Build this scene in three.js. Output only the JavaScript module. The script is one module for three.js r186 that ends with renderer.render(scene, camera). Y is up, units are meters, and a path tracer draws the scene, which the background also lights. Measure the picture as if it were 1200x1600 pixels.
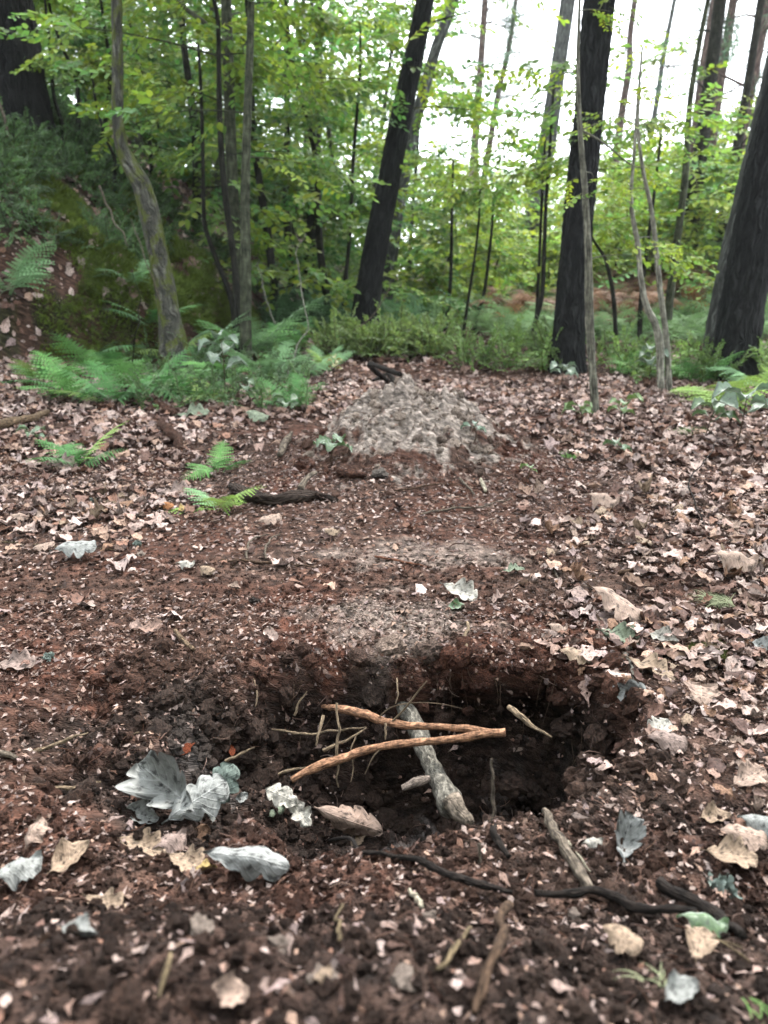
import * as THREE from 'three';
import { mergeGeometries } from 'three/addons/utils/BufferGeometryUtils.js';

// ---------------------------------------------------------------- camera, sky, sun, exposure
const scene = new THREE.Scene();
const F = 1155, CAM_H = 0.62, PITCH = 17.6 * Math.PI / 180;      // focal length in photo pixels, eye height, tilt down
const camera = new THREE.PerspectiveCamera(2 * Math.atan(800 / F) * 180 / Math.PI, 0.75, 0.03, 600);
camera.rotation.order = 'YXZ';
camera.position.set(0, CAM_H, 0);
camera.rotation.x = -PITCH;
camera.focus = 1.35;
camera.userData.fStop = 4.9;
scene.add(camera);

const SUN_DIR = new THREE.Vector3(0.32, 0.80, -0.52).normalize();
const EXPOSURE = 9.2;
const SUN_POWER = 1.5, SKY_LOW = 0.62, SKY_HIGH = 0.86;
{
  const w = 256, h = 128, d = new Float32Array(w * h * 4);
  for (let j = 0; j < h; j++) for (let i = 0; i < w; i++) {
    const el = (j + 0.5) / h * Math.PI - Math.PI / 2;
    const s = Math.max(0, Math.sin(el)), L = SKY_LOW + (SKY_HIGH - SKY_LOW) * s;   // even bright overcast
    const k = (j * w + i) * 4;
    d[k] = L * 0.94; d[k + 1] = L * 1.0; d[k + 2] = L * 1.05; d[k + 3] = 1;
  }
  const t = new THREE.DataTexture(d, w, h, THREE.RGBAFormat, THREE.FloatType);
  t.mapping = THREE.EquirectangularReflectionMapping; t.magFilter = THREE.LinearFilter; t.minFilter = THREE.LinearFilter;
  t.colorSpace = THREE.LinearSRGBColorSpace; t.needsUpdate = true;
  scene.background = t; scene.environment = t;
}
const sun = new THREE.DirectionalLight(new THREE.Color(1, 0.965, 0.91), SUN_POWER);
sun.position.copy(SUN_DIR).multiplyScalar(40); sun.target.position.set(0, 0, -4);
sun.castShadow = true; sun.shadow.radius = 24; sun.shadow.mapSize.set(2048, 2048);
Object.assign(sun.shadow.camera, { left: -25, right: 25, top: 25, bottom: -25, near: 1, far: 120 });
scene.add(sun, sun.target);
scene.fog = new THREE.FogExp2(new THREE.Color(0.92, 0.98, 1.0), 0.0007);
const renderer = new THREE.WebGLRenderer({ antialias: true });
renderer.toneMapping = THREE.LinearToneMapping;
renderer.toneMappingExposure = EXPOSURE;
renderer.shadowMap.enabled = true;

// ---------------------------------------------------------------- numbers and noise
function rng(seed) { let a = seed >>> 0; return () => { a = (a + 0x6D2B79F5) | 0; let t = Math.imul(a ^ (a >>> 15), 1 | a); t = (t + Math.imul(t ^ (t >>> 7), 61 | t)) ^ t; return ((t ^ (t >>> 14)) >>> 0) / 4294967296; }; }
const R = rng(20240611);
const rr = (a, b, r = R) => a + (b - a) * r();
const pick = (a, r = R) => a[Math.floor(r() * a.length)];
const PERM = new Uint8Array(512); { const r = rng(77), p = [...Array(256).keys()]; for (let i = 255; i > 0; i--) { const j = Math.floor(r() * (i + 1)); [p[i], p[j]] = [p[j], p[i]]; } for (let i = 0; i < 512; i++) PERM[i] = p[i & 255]; }
const fade = t => t * t * t * (t * (t * 6 - 15) + 10), mix = (a, b, t) => a + (b - a) * t;
const clamp = (x, a = 0, b = 1) => Math.min(b, Math.max(a, x));
const sstep = (a, b, x) => { const t = clamp((x - a) / (b - a)); return t * t * (3 - 2 * t); };
const GX = [1, -1, 1, -1, 1, -1, 0, 0, .7, -.7, .7, -.7, 1, 0, -1, 0], GY = [1, 1, -1, -1, 0, 0, 1, -1, .7, .7, -.7, -.7, 0, 1, 0, -1];
function n2(x, y, px = 256, py = 256) {                                     // tileable gradient noise, about -0.7..0.7
  let xi = Math.floor(x), yi = Math.floor(y); const u0 = x - xi, v0 = y - yi, u = fade(u0), v = fade(v0);
  const X0 = ((xi % px) + px) % px, X1 = (X0 + 1) % px, Y0 = ((yi % py) + py) % py, Y1 = (Y0 + 1) % py;
  const g = (a, b, fx, fy) => { const h = PERM[(PERM[a & 255] + b) & 255] & 15; return GX[h] * fx + GY[h] * fy; };
  return mix(mix(g(X0, Y0, u0, v0), g(X1, Y0, u0 - 1, v0), u), mix(g(X0, Y1, u0, v0 - 1), g(X1, Y1, u0 - 1, v0 - 1), u), v);
}
function fbm(x, y, o = 4, px = 256, py = 256) { let s = 0, a = 1, f = 1; for (let i = 0; i < o; i++) { s += a * n2(x * f + i * 17.3 * (px === 256), y * f, px * f, py * f); a *= 0.5; f *= 2; } return s; }
const V = (x, y, z) => new THREE.Vector3(x, y, z);
const RGB = (r, g, b) => new THREE.Color().setRGB(r, g, b);

// ---------------------------------------------------------------- naming
const taken = new Map();
function numbered(n) { const k = taken.get(n) || 0; taken.set(n, k + 1); return k ? n + '_' + String(k).padStart(3, '0') : n; }
function tag(o, label, category, group, kind) { if (label) o.userData.label = label; if (category) o.userData.category = category; if (group) o.userData.group = group; if (kind) o.userData.kind = kind; return o; }
function obj(name, geo, m, parent = scene) { const o = new THREE.Mesh(geo, m); o.name = parent === scene ? numbered(name) : name; o.castShadow = o.receiveShadow = true; parent.add(o); return o; }
function thing(name, label, category, pos, group) { const o = new THREE.Group(); o.name = numbered(name); o.position.copy(pos); scene.add(o); return tag(o, label, category, group); }
function instanced(name, geo, m, list, parent = scene) {                    // list: [[Matrix4, Color|null], ...]
  const o = new THREE.InstancedMesh(geo, m, list.length); o.name = parent === scene ? numbered(name) : name; o.castShadow = o.receiveShadow = true;
  const white = RGB(1, 1, 1);
  list.forEach(([mm, c], i) => { o.setMatrixAt(i, mm); o.setColorAt(i, c || white); });
  o.userData.kind = 'stuff'; parent.add(o); return o;
}

// ---------------------------------------------------------------- the lie of the land (Z is the distance ahead, -z)
const PITX = -0.06, PITZ = 0.945;
function pitT(x, Z) {
  const nz = 0.34 * fbm(x * 5 + 3, Z * 5, 3) + 0.09 * n2(x * 27, Z * 27);
  const ax = x < PITX ? 0.43 : 0.37, az = Z > PITZ ? 0.165 : 0.20;
  const e = Math.pow(Math.pow(Math.abs(x - PITX) / ax, 2.6) + Math.pow(Math.abs(Z - PITZ - 0.03 * x) / az, 2.6), 1 / 2.6) + nz;
  const soft = (Z > PITZ ? mix(0.42, 0.2, sstep(0.0, 0.18, x)) : 0.34) + 0.25 * sstep(-0.1, -0.35, x);
  return sstep(1 + soft * 0.5, 1 - soft, e + 0.0);
}
function moundT(x, Z) {
  const dx = (x - 0.10) / 0.36, dz = (Z - 2.55) / 0.36, n = 0.2 * fbm(x * 4 + 9, Z * 4, 3);
  return Math.exp(-Math.pow(Math.max(0, dx * dx + dz * dz + n), 0.9) * 1.15);
}
const toeX = Z => -3.05 + 1.65 * sstep(3.6, 5.2, Z) + 0.42 * sstep(5.0, 6.6, Z) + 0.2 * sstep(6.6, 10, Z);
function bank(x, Z) {
  const d = toeX(Z) - x + 0.18 * n2(x * 1.1, Z * 1.1 + 5); if (d <= 0 || Z < 2.5) return 0;
  const rough = 0.07 * fbm(x * 2.6, Z * 2.6, 3) + 0.035 * n2(x * 11, Z * 11); const step = 0.34 * sstep(0.0, 0.16, d) * (0.75 + 0.5 * n2(Z * 1.7, x * 1.7 + 9)), run = Math.min(d, 1.9) * 0.74 + Math.max(0, d - 1.9) * 0.16;
  return (step + run + rough * sstep(0, 0.25, d)) * sstep(2.6, 4.4, Z);
}
function height(x, z) {
  const Z = -z, r = Math.hypot(x, Z);
  let y = 0.018 * fbm(x * 1.4, Z * 1.4, 3) + 0.06 * sstep(2, 8, r) * fbm(x * 0.35 + 4, Z * 0.35, 3);
  y += 0.20 * sstep(-0.9, -3.0, x) * sstep(2.2, 4.6, Z);
  y += bank(x, Z) + 0.10 * sstep(3.8, 5.8, Z);
  { const d = x - (1.2 + 0.6 * sstep(7, 11, Z)) + 0.3 * n2(x * 0.7 + 3, Z * 0.7); y += 1.0 * sstep(0, 3.2, d) * sstep(6.4, 9.5, Z); }
  y += 0.9 * sstep(10, 26, Z) * (x > 0 ? 0.6 : 1);
  y += 0.25 * moundT(x, Z) * (1 + 0.25 * fbm(x * 9, Z * 9, 2) + 0.22 * fbm(x * 26, Z * 26, 2));
  y -= 0.05 * Math.exp(-Math.pow((x - 0.08) / 0.4, 2) - Math.pow((Z - 3.15) / 0.2, 2));
  if (r < 2.2) {
    const t = pitT(x, Z), D = mix(0.10, 0.27, sstep(-0.34, 0.05, x)) * mix(1, 0.75, sstep(0.9, 0.75, Z));
    y -= D * t;
    y += t * (1 - t) * (0.09 * n2(x * 20, Z * 20) + 0.045 * n2(x * 47, Z * 47));
    const crest = mix(0.185, 0.10, sstep(-0.2, 0.4, x)) * (1 + 0.3 * fbm(x * 5, 2.2, 2));
    y += crest * Math.exp(-Math.pow((Z - 0.36) / 0.165, 2)) * sstep(1.6, 0.7, Math.abs(x));
    y += (0.011 * fbm(x * 14, Z * 14, 3) + 0.006 * fbm(x * 55, Z * 55, 2)) * sstep(2.2, 1.2, r) * (1 + 0.9 * t + 0.8 * sstep(0.7, 0.45, Z));
  } else y += 0.006 * fbm(x * 14, Z * 14, 2) * sstep(7, 2.2, r);
  return y;
}
// the undercut far wall of the pit: soil below the turf edge is pushed back
function undercut(x, Z, y) {
  const w = sstep(0.93, 1.04, Z) * sstep(1.35, 1.15, Z) * sstep(-0.03, -0.13, y);
  return w * (0.02 + 0.07 * sstep(0.0, 0.2, x)) * (1 + 0.6 * n2(x * 9, y * 9));
}
const ct = Math.cos(PITCH), st = Math.sin(PITCH);
function ray(px, py) { const a = (px - 600) / F, b = (800 - py) / F; return V(a, b * ct - st, -(ct + b * st)); }
function P(px, py, Z) { const d = ray(px, py); return V(0, CAM_H, 0).addScaledVector(d, Z / -d.z); }
function G(px, py) {                                                       // where the line of sight of a photo pixel meets the ground
  const d = ray(px, py).normalize(); let t = 0.25, p = V(0, 0, 0);
  for (let i = 0; i < 4000 && t < 80; i++) { p.set(d.x * t, CAM_H + d.y * t, d.z * t); const g = p.y - height(p.x, p.z); if (g < 0.0015) break; t += Math.max(0.0015, Math.min(g * 0.35, 0.05 * t)); }
  return V(p.x, height(p.x, p.z), p.z);
}
const pxScale = p => F / (-p.z * ct + (CAM_H - p.y) * st);                 // photo pixels per metre at a point
function nrm(x, z, e = 0.01) { return V(height(x - e, z) - height(x + e, z), 2 * e, height(x, z - e) - height(x, z + e)).normalize(); }

// ---------------------------------------------------------------- textures
function dataTex(n, fn, srgb = false) {
  const d = new Uint8Array(n * n * 4);
  for (let j = 0; j < n; j++) for (let i = 0; i < n; i++) { const c = fn(i / n, j / n), k = (j * n + i) * 4; if (typeof c === 'number') { d[k] = d[k + 1] = d[k + 2] = clamp(c) * 255; } else { d[k] = clamp(c[0]) * 255; d[k + 1] = clamp(c[1]) * 255; d[k + 2] = clamp(c[2]) * 255; } d[k + 3] = 255; }
  const t = new THREE.DataTexture(d, n, n); t.wrapS = t.wrapT = THREE.RepeatWrapping; t.magFilter = THREE.LinearFilter; t.minFilter = THREE.LinearMipmapLinearFilter; t.generateMipmaps = true; if (srgb) t.colorSpace = THREE.SRGBColorSpace; t.needsUpdate = true; return t;
}
const soilTex = dataTex(1024, (u, v) => {
  const a = fbm(u * 24, v * 24, 5, 24, 24), b = n2(u * 220, v * 220, 220, 220), c = n2(u * 90 + 7, v * 90, 90, 90);
  const t = 0.66 + 0.4 * a + 0.28 * b + 0.35 * Math.max(0, c - 0.2);
  return [t * 1.02, t, t * 0.98];
}, true);
const soilBump = dataTex(1024, (u, v) => 0.5 + 0.3 * fbm(u * 40, v * 40, 4, 40, 40) + 0.2 * n2(u * 180, v * 180, 180, 180));
const barkFn = (u, v, fx, fy) => { const w = 0.35 * fbm(u * 4, v * 6, 3, 4, 6); const r = Math.abs(n2(u * fx + w * 3, v * fy, fx, fy)) * 1.6; const r2 = Math.abs(n2(u * fx * 2 + w * 3, v * fy * 3, fx * 2, fy * 3)) * 1.4; return clamp(0.15 + 0.75 * Math.min(1, r * 1.5) * (0.6 + 0.4 * r2)); };
const furrowBump = dataTex(512, (u, v) => barkFn(u, v, 14, 3));
const furrowTex = dataTex(512, (u, v) => { const b = barkFn(u, v, 14, 3), g = 0.5 + 0.5 * fbm(u * 8, v * 8, 4, 8, 8); const t = 0.30 + 0.62 * b + 0.25 * (g - 0.5); return [t, t, t * 1.0]; }, true);
const mossBark = dataTex(512, (u, v) => { const b = barkFn(u, v, 20, 3), m = sstep(-0.08, 0.3, fbm(u * 5, v * 5, 5, 5, 5) + 0.4 * n2(u * 50, v * 50, 50, 50)), t = 0.14 + 0.2 * b + 0.12 * n2(u * 90, v * 60, 90, 60) + 0.08 * fbm(u * 12, v * 12, 3, 12, 12); return [mix(t, 0.235, m), mix(t * 0.99, 0.255, m), mix(t * 0.9, 0.12, m)]; }, true);
const smoothBark = dataTex(512, (u, v) => { const s = n2(u * 6, v * 40, 6, 40), g = fbm(u * 10, v * 10, 4, 10, 10), l = fbm(u * 5 + 2, v * 5, 3, 5, 5) > 0.28 ? 0.14 : 0; const t = 0.64 + 0.16 * s + 0.34 * g + l + 0.08 * n2(u * 70, v * 70, 70, 70); return [t, t * 1.0, t * 0.97]; }, true);
const leafTex = dataTex(256, (u, v) => {                                     // veins and blotches of a dry leaf, u across, v along
  const c = (u - 0.5) * 2, mid = Math.exp(-c * c * 900), q = (v - Math.abs(c) * 0.22) * 9, side = Math.exp(-Math.pow((q - Math.floor(q)) - 0.5, 2) * 260);
  const b = fbm(u * 6, v * 9, 4, 6, 9), f = n2(u * 60, v * 60, 60, 60);
  const t = 0.78 + 0.16 * b + 0.06 * f + 0.12 * mid + 0.07 * side - 0.22 * sstep(-0.3, -0.5, b + 0.25 * f) - 0.12 * sstep(0.25, 0.5, n2(u * 14, v * 14, 14, 14)); return [t, t * 0.975, t * 0.945];
}, true);
const leafBump = dataTex(256, (u, v) => { const c = (u - 0.5) * 2, mid = Math.exp(-c * c * 500), q = (v - Math.abs(c) * 0.22) * 9, side = Math.exp(-Math.pow((q - Math.floor(q)) - 0.5, 2) * 160); return 0.4 + 0.3 * mid + 0.2 * side + 0.15 * fbm(u * 10, v * 14, 3, 10, 14); });

// ---------------------------------------------------------------- materials
const M = {};
const matte = (o, specularIntensity = 0.22) => new THREE.MeshPhysicalMaterial({ specularIntensity, ...o });     // rough natural surfaces hardly shine
M.ground = matte({ color: 0xffffff, vertexColors: true, map: soilTex, bumpMap: soilBump, bumpScale: 0.007, roughness: 0.95 });
M.crumb = matte({ color: 0xffffff, roughness: 0.95, map: soilTex, bumpMap: soilBump, bumpScale: 0.003 });
M.litter = matte({ color: 0xffffff, roughness: 0.72, map: leafTex, bumpMap: leafBump, bumpScale: 0.0006, side: THREE.DoubleSide });
const bark = (c, furrow, rep = [1, 1], bs = 0.012) => { const a = (furrow ? furrowTex : smoothBark).clone(), b = furrowBump.clone(); a.repeat.set(...rep); b.repeat.set(...rep); a.needsUpdate = b.needsUpdate = true; return matte({ color: RGB(...c), map: a, bumpMap: b, bumpScale: bs, roughness: 0.92 }); };
M.pineDark = bark([0.018, 0.0175, 0.018], true, [1, 1], 0.03);
M.oakBark = bark([0.030, 0.031, 0.031], true, [1, 1], 0.025);
M.oakMoss = bark([1, 1, 1], true, [1, 1], 0.02); M.oakMoss.map = mossBark;
M.beech = bark([0.075, 0.082, 0.058], false, [1, 1], 0.003);
M.greySap = bark([0.15, 0.145, 0.12], false, [1, 1], 0.002);
M.paleSap = bark([0.24, 0.23, 0.20], false, [1, 1], 0.002);
M.darkSap = bark([0.028, 0.027, 0.023], false, [1, 1], 0.002);
M.pineRedHazed = bark([0.24, 0.17, 0.15], true, [1, 1], 0.01);  // far pines: haze is put into the bark as a paler red
M.pineGrey = bark([0.17, 0.175, 0.165], true, [1, 1], 0.01);  // grey bark, lightened so the far trunks carry haze in their colour
M.leaf = new THREE.MeshPhysicalMaterial({ color: 0xffffff, vertexColors: true, roughness: 1, transmission: 0.5, thickness: 0, clearcoat: 0.1, clearcoatRoughness: 0.4, specularIntensity: 0.3, side: THREE.DoubleSide });
M.fern = new THREE.MeshPhysicalMaterial({ color: 0xffffff, vertexColors: true, roughness: 1, transmission: 0.3, thickness: 0, clearcoat: 0.06, clearcoatRoughness: 0.5, specularIntensity: 0.3, side: THREE.DoubleSide });
M.needle = matte({ color: RGB(0.05, 0.075, 0.05), roughness: 0.7, side: THREE.DoubleSide });
M.moss = matte({ color: 0xffffff, roughness: 0.95, side: THREE.DoubleSide });
const wood = (c, o = {}) => matte({ color: RGB(...c), map: smoothBark, bumpMap: furrowBump, bumpScale: 0.0016, roughness: 0.95, ...o });
M.rootOrange = wood([0.33, 0.175, 0.112]); M.rootPale = wood([0.26, 0.19, 0.135]); M.rootGrey = wood([0.16, 0.145, 0.13]);
M.twigDark = wood([0.018, 0.0135, 0.012]); M.twigBrown = wood([0.085, 0.052, 0.036]); M.twigGrey = wood([0.15, 0.12, 0.10]); M.twigRed = wood([0.18, 0.075, 0.048]); M.straw = wood([0.20, 0.15, 0.095]);
M.rot = wood([0.075, 0.036, 0.026], { bumpScale: 0.006 }); M.logBark = wood([0.085, 0.060, 0.048], { map: furrowTex, bumpScale: 0.008 }); M.plank = wood([0.16, 0.11, 0.075]); M.chip = wood([0.42, 0.37, 0.30]);
M.dullStone = matte({ color: RGB(0.12, 0.105, 0.095), roughness: 0.95, map: soilTex, bumpMap: soilBump, bumpScale: 0.004 }); M.darkClod = matte({ color: RGB(0.035, 0.026, 0.022), roughness: 0.95, map: soilTex, bumpMap: soilBump, bumpScale: 0.004 });
M.clay = matte({ color: RGB(0.22, 0.055, 0.022), roughness: 0.9, map: soilTex, bumpMap: soilBump, bumpScale: 0.004 });
M.stone = matte({ color: RGB(0.25, 0.205, 0.18), roughness: 0.85, map: soilTex, bumpMap: soilBump, bumpScale: 0.002 });
M.lichen = matte({ color: RGB(0.13, 0.155, 0.138), roughness: 0.95, side: THREE.DoubleSide });
const leafMat = (r, g, b, rough = 0.7) => matte({ color: RGB(r, g, b), map: leafTex, bumpMap: leafBump, bumpScale: 0.0022, roughness: rough, side: THREE.DoubleSide });
M.lGrey = leafMat(0.225, 0.24, 0.245, 0.75); M.lWhite = leafMat(0.34, 0.335, 0.315); M.lPink = leafMat(0.29, 0.22, 0.19); M.lTan = leafMat(0.255, 0.195, 0.15); M.lBrown = leafMat(0.22, 0.135, 0.095); M.lDark = leafMat(0.09, 0.06, 0.05); M.lGreen = leafMat(0.15, 0.185, 0.14); M.lTeal = leafMat(0.12, 0.155, 0.145); M.lOrange = leafMat(0.30, 0.14, 0.065); M.lYellow = leafMat(0.34, 0.26, 0.115); M.lBlue = leafMat(0.24, 0.255, 0.265, 0.75); M.lMauve = leafMat(0.20, 0.155, 0.145);

// ---------------------------------------------------------------- the ground: one sheet, fine near the pit, coarse far off
function axis(spec) { const out = [spec[0][0]]; for (let s = 1; s < spec.length; s++) { const [to, d0, d1] = spec[s]; let x = out[out.length - 1]; const from = x; while (x < to - 1e-6) { x += mix(d0, d1, clamp((x - from) / (to - from))); out.push(Math.min(x, to)); } } return out; }
const SOIL = { red: [0.072, 0.031, 0.021], sand: [0.33, 0.285, 0.258], darkSoil: [0.036, 0.026, 0.022], mould: [0.075, 0.046, 0.036], moss: [0.04, 0.058, 0.014], grey: [0.085, 0.076, 0.074] };
function soilColor(x, Z, y) {
  const n = fbm(x * 3 + 2, Z * 3, 4), m = fbm(x * 11, Z * 11 + 4, 3);
  let c = SOIL.red.map((v, i) => mix(v, SOIL.mould[i], clamp(0.5 + n * 0.9)));
  const to = (k, t) => { t = clamp(t); c = c.map((v, i) => mix(v, SOIL[k][i], t)); };
  to('sand', sstep(0.30, 0.55, moundT(x, Z) + 0.38 * m + 0.3 * fbm(x * 30, Z * 30, 2) - 0.35 * sstep(2.6, 2.85, Z)) * sstep(1.6, 2.0, Z) * sstep(3.4, 3.0, Z) * 0.95);
  const dr = Math.exp(-Math.pow((x - 0.02) / 0.2, 2) - Math.pow((Z - 1.27) / 0.14, 2)); to('sand', 0.5 * sstep(0.4, 0.9, dr + 0.6 * m));
  const d2 = Math.exp(-Math.pow((x - 0.1) / 0.3, 2) - Math.pow((Z - 1.62) / 0.12, 2)); to('sand', 0.4 * sstep(0.4, 0.8, d2 + 0.5 * m));
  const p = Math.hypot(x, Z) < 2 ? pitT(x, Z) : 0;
  to('darkSoil', sstep(0.05, 0.5, p + 0.35 * m) * 0.85); to('grey', sstep(0.3, 0.7, p) * sstep(0.0, 0.5, n + m) * 0.8);
  to('darkSoil', Math.exp(-Math.pow((x - 0.42) / 0.2, 2) - Math.pow((Z - 0.72) / 0.15, 2)) * 0.9 * clamp(0.7 + m));
  
  to('darkSoil', sstep(0.64, 0.54, Z + 0.14 * m) * 0.75);  // ground turns darker towards the near edge, border broken by noise
  const b = bank(x, Z); if (b > 0.02) { to('mould', 0.6); to('moss', sstep(-0.1, 0.35, n + m * 0.5 - 0.1) * 0.8); to('darkSoil', sstep(0.05, 0.25, n * 0.6 + m) * 0.6); }
  return c;
}
{
  const xs = axis([[-120], [-30, 15, 4], [-8, 3, 0.25], [-2.5, 0.2, 0.03], [-0.75, 0.028, 0.006], [0.75, 0.0048, 0.0048], [2.5, 0.006, 0.028], [8, 0.03, 0.2], [30, 0.25, 3], [120, 4, 15]]);
  const Zs = axis([[-40], [-3, 8, 1], [0.15, 0.6, 0.02], [0.55, 0.008, 0.0048], [1.4, 0.0045, 0.0055], [3.4, 0.006, 0.016], [8, 0.018, 0.07], [30, 0.08, 1.0], [180, 1.5, 20]]);
  const nx = xs.length, nz = Zs.length, pos = new Float32Array(nx * nz * 3), col = new Float32Array(nx * nz * 3), uv = new Float32Array(nx * nz * 2), idx = new Uint32Array((nx - 1) * (nz - 1) * 6);
  let k = 0;
  for (let j = 0; j < nz; j++) for (let i = 0; i < nx; i++, k++) {
    const x = xs[i], Z = Zs[j], y = height(x, -Z), u = Z > 0.8 && Z < 1.5 && Math.abs(x) < 0.6 ? undercut(x, Z, y) : 0;
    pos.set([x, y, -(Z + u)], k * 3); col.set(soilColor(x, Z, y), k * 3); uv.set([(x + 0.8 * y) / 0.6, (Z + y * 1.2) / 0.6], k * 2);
  }
  k = 0; for (let j = 0; j < nz - 1; j++) for (let i = 0; i < nx - 1; i++) { const a = j * nx + i, b = a + 1, c = a + nx, d = c + 1; idx.set([a, b, c, b, d, c], k); k += 6; }
  const g = new THREE.BufferGeometry(); g.setAttribute('position', new THREE.BufferAttribute(pos, 3)); g.setAttribute('color', new THREE.BufferAttribute(col, 3)); g.setAttribute('uv', new THREE.BufferAttribute(uv, 2)); g.setIndex(new THREE.BufferAttribute(idx, 1)); g.computeVertexNormals();
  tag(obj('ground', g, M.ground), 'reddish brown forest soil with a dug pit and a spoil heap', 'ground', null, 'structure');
  console.log('ground', nx, nz, nx * nz * 2);
}

// ---------------------------------------------------------------- shapes
function geoFrom(pos, idx, uv, col) { const g = new THREE.BufferGeometry(); g.setAttribute('position', new THREE.Float32BufferAttribute(pos, 3)); if (uv) g.setAttribute('uv', new THREE.Float32BufferAttribute(uv, 2)); if (col) g.setAttribute('color', new THREE.Float32BufferAttribute(col, 3)); g.setIndex(idx); g.computeVertexNormals(); return g; }
function tube(pts, radii, o = {}) {                                         // a tapering, bent limb; bark relief is real displacement
  const { radial = 8, step = 0.05, amp = 0, freq = 22, stretch = 0.18, uvw = 0.25, flare = 0, seed = 0, knob = 0, cap = true } = o;
  const curve = new THREE.CatmullRomCurve3(pts, false, 'centripetal'), L = curve.getLength(), n = Math.max(pts.length, Math.min(400, Math.ceil(L / step)));
  const pos = [], uv = [], idx = []; let N = V(0, 0, 1), prev = null, acc = 0, last = null;
  const cum = [0]; for (let i = 1; i < pts.length; i++) cum.push(cum[i - 1] + pts[i].distanceTo(pts[i - 1]));
  const rad = t => { const s = t * (pts.length - 1), i = Math.min(pts.length - 2, Math.floor(s)), f = s - i; return mix(radii[Math.min(i, radii.length - 1)], radii[Math.min(i + 1, radii.length - 1)], f); };
  const rMean = rad(0.3), reps = Math.max(1, Math.round(2 * Math.PI * rMean / uvw));
  for (let i = 0; i <= n; i++) {
    const t = i / n, p = curve.getPoint(t), T = curve.getTangent(t).normalize(); if (last) acc += p.distanceTo(last); last = p;
    if (!prev) N = Math.abs(T.z) < 0.9 ? V(0, 0, 1).cross(T).normalize() : V(1, 0, 0).cross(T).normalize(); else { N.addScaledVector(T, -N.dot(T)).normalize(); } prev = T; const B = T.clone().cross(N);
    let r0 = rad(t); if (flare) r0 *= 1 + flare * Math.exp(-acc / (rMean * 1.6));
    for (let k = 0; k <= radial; k++) {
      const a = (k % radial) / radial * Math.PI * 2, cs = Math.cos(a), sn = Math.sin(a); let r = r0;
      if (amp) { const q = Math.abs(n2(cs * rMean * freq + 40 + seed, sn * rMean * freq + acc * freq * stretch)) + 0.5 * Math.abs(n2(cs * rMean * freq * 2.1 + 9 + seed, sn * rMean * freq * 2.1 + acc * freq * stretch * 2)); r += amp * (q - 0.45) ; }
      if (knob) r *= 1 + knob * fbm(cs * 0.8 + 7 + seed, sn * 0.8 + acc / (rMean * 4), 2);
      if (flare) r *= 1 + flare * 0.4 * Math.exp(-acc / (rMean * 1.8)) * Math.sin(a * 4 + seed) ;
      pos.push(p.x + (N.x * cs + B.x * sn) * r, p.y + (N.y * cs + B.y * sn) * r, p.z + (N.z * cs + B.z * sn) * r); uv.push(k / radial * reps, acc / (uvw * 2));
    }
  }
  const w = radial + 1; for (let i = 0; i < n; i++) for (let k = 0; k < radial; k++) { const a = i * w + k, b = a + 1, c = a + w, d = c + 1; idx.push(a, b, c, b, d, c); }
  if (cap) for (const [row, s] of [[0, 1], [n, -1]]) { const c = pos.length / 3, p = curve.getPoint(row / n); pos.push(p.x, p.y, p.z); uv.push(0, 0); for (let k = 0; k < radial; k++) { const a = row * w + k, b = a + 1; s > 0 ? idx.push(c, b, a) : idx.push(c, a, b); } }
  return geoFrom(pos, idx, uv);
}
// a broad leaf lying in xz, stalk at -x, tip at +x
function leafGeo(o = {}) {
  const { len = 0.1, wid = 0.06, lobes = 4, depth = 0.35, n = 26, across = 4, cup = 0.2, bend = 0.15, wave = 0.04, seed = 1, stalk = 0.12, peak = 0.6, asym = 0 } = o;
  const pos = [], uv = [], idx = [];
  const env = s => { const a = Math.pow(s, peak * 1.5) * Math.pow(1 - s, (1 - peak) * 1.4), m = peak * 1.5, q = (1 - peak) * 1.4, sm = m / (m + q); return a / (Math.pow(sm, m) * Math.pow(1 - sm, q)); };
  for (let i = 0; i <= n; i++) {
    const t = i / n, s = clamp((t - stalk) / (1 - stalk));
    for (let j = -across; j <= across; j++) {
      const c = j / across, side = c < 0 ? 0.0 : 0.5 + asym;
      let hw = wid / 2 * env(s) * (1 - depth * (1 - Math.pow(Math.abs(Math.sin((s * lobes + side * 0.5) * Math.PI)), 0.42)) * sstep(0, 0.1, s) * sstep(1.0, 0.93, s)); hw = Math.max(hw, 0.0012 * (len / 0.1)); hw *= 1 + 0.3 * n2(s * 6 + seed * 3.1, c > 0 ? 9 + seed : 3 + seed);
      const x = (t - 0.5) * len + (Math.abs(c) * hw) * 0.2 * depth * (s > 0 ? 1 : 0), z = c * hw;
      const y = cup * z * z / wid * 4 + bend * len * (t - 0.5) * (t - 0.5) * 4 + wave * wid * (c * c) * 3 * n2(t * 5 + seed * 7.7, c * 1.5 + seed) + wave * len * n2(t * 3 + seed, seed * 5.3);
      pos.push(x, y, z); uv.push(0.5 + c * 0.5, t);
    }
  }
  const w = 2 * across + 1; for (let i = 0; i < n; i++) for (let j = 0; j < w - 1; j++) { const a = i * w + j, b = a + 1, c = a + w, d = c + 1; idx.push(a, b, c, b, d, c); }
  const g = geoFrom(pos, idx, uv); g.computeBoundingBox(); g.translate(0, -g.boundingBox.min.y, 0); return g;
}
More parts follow.
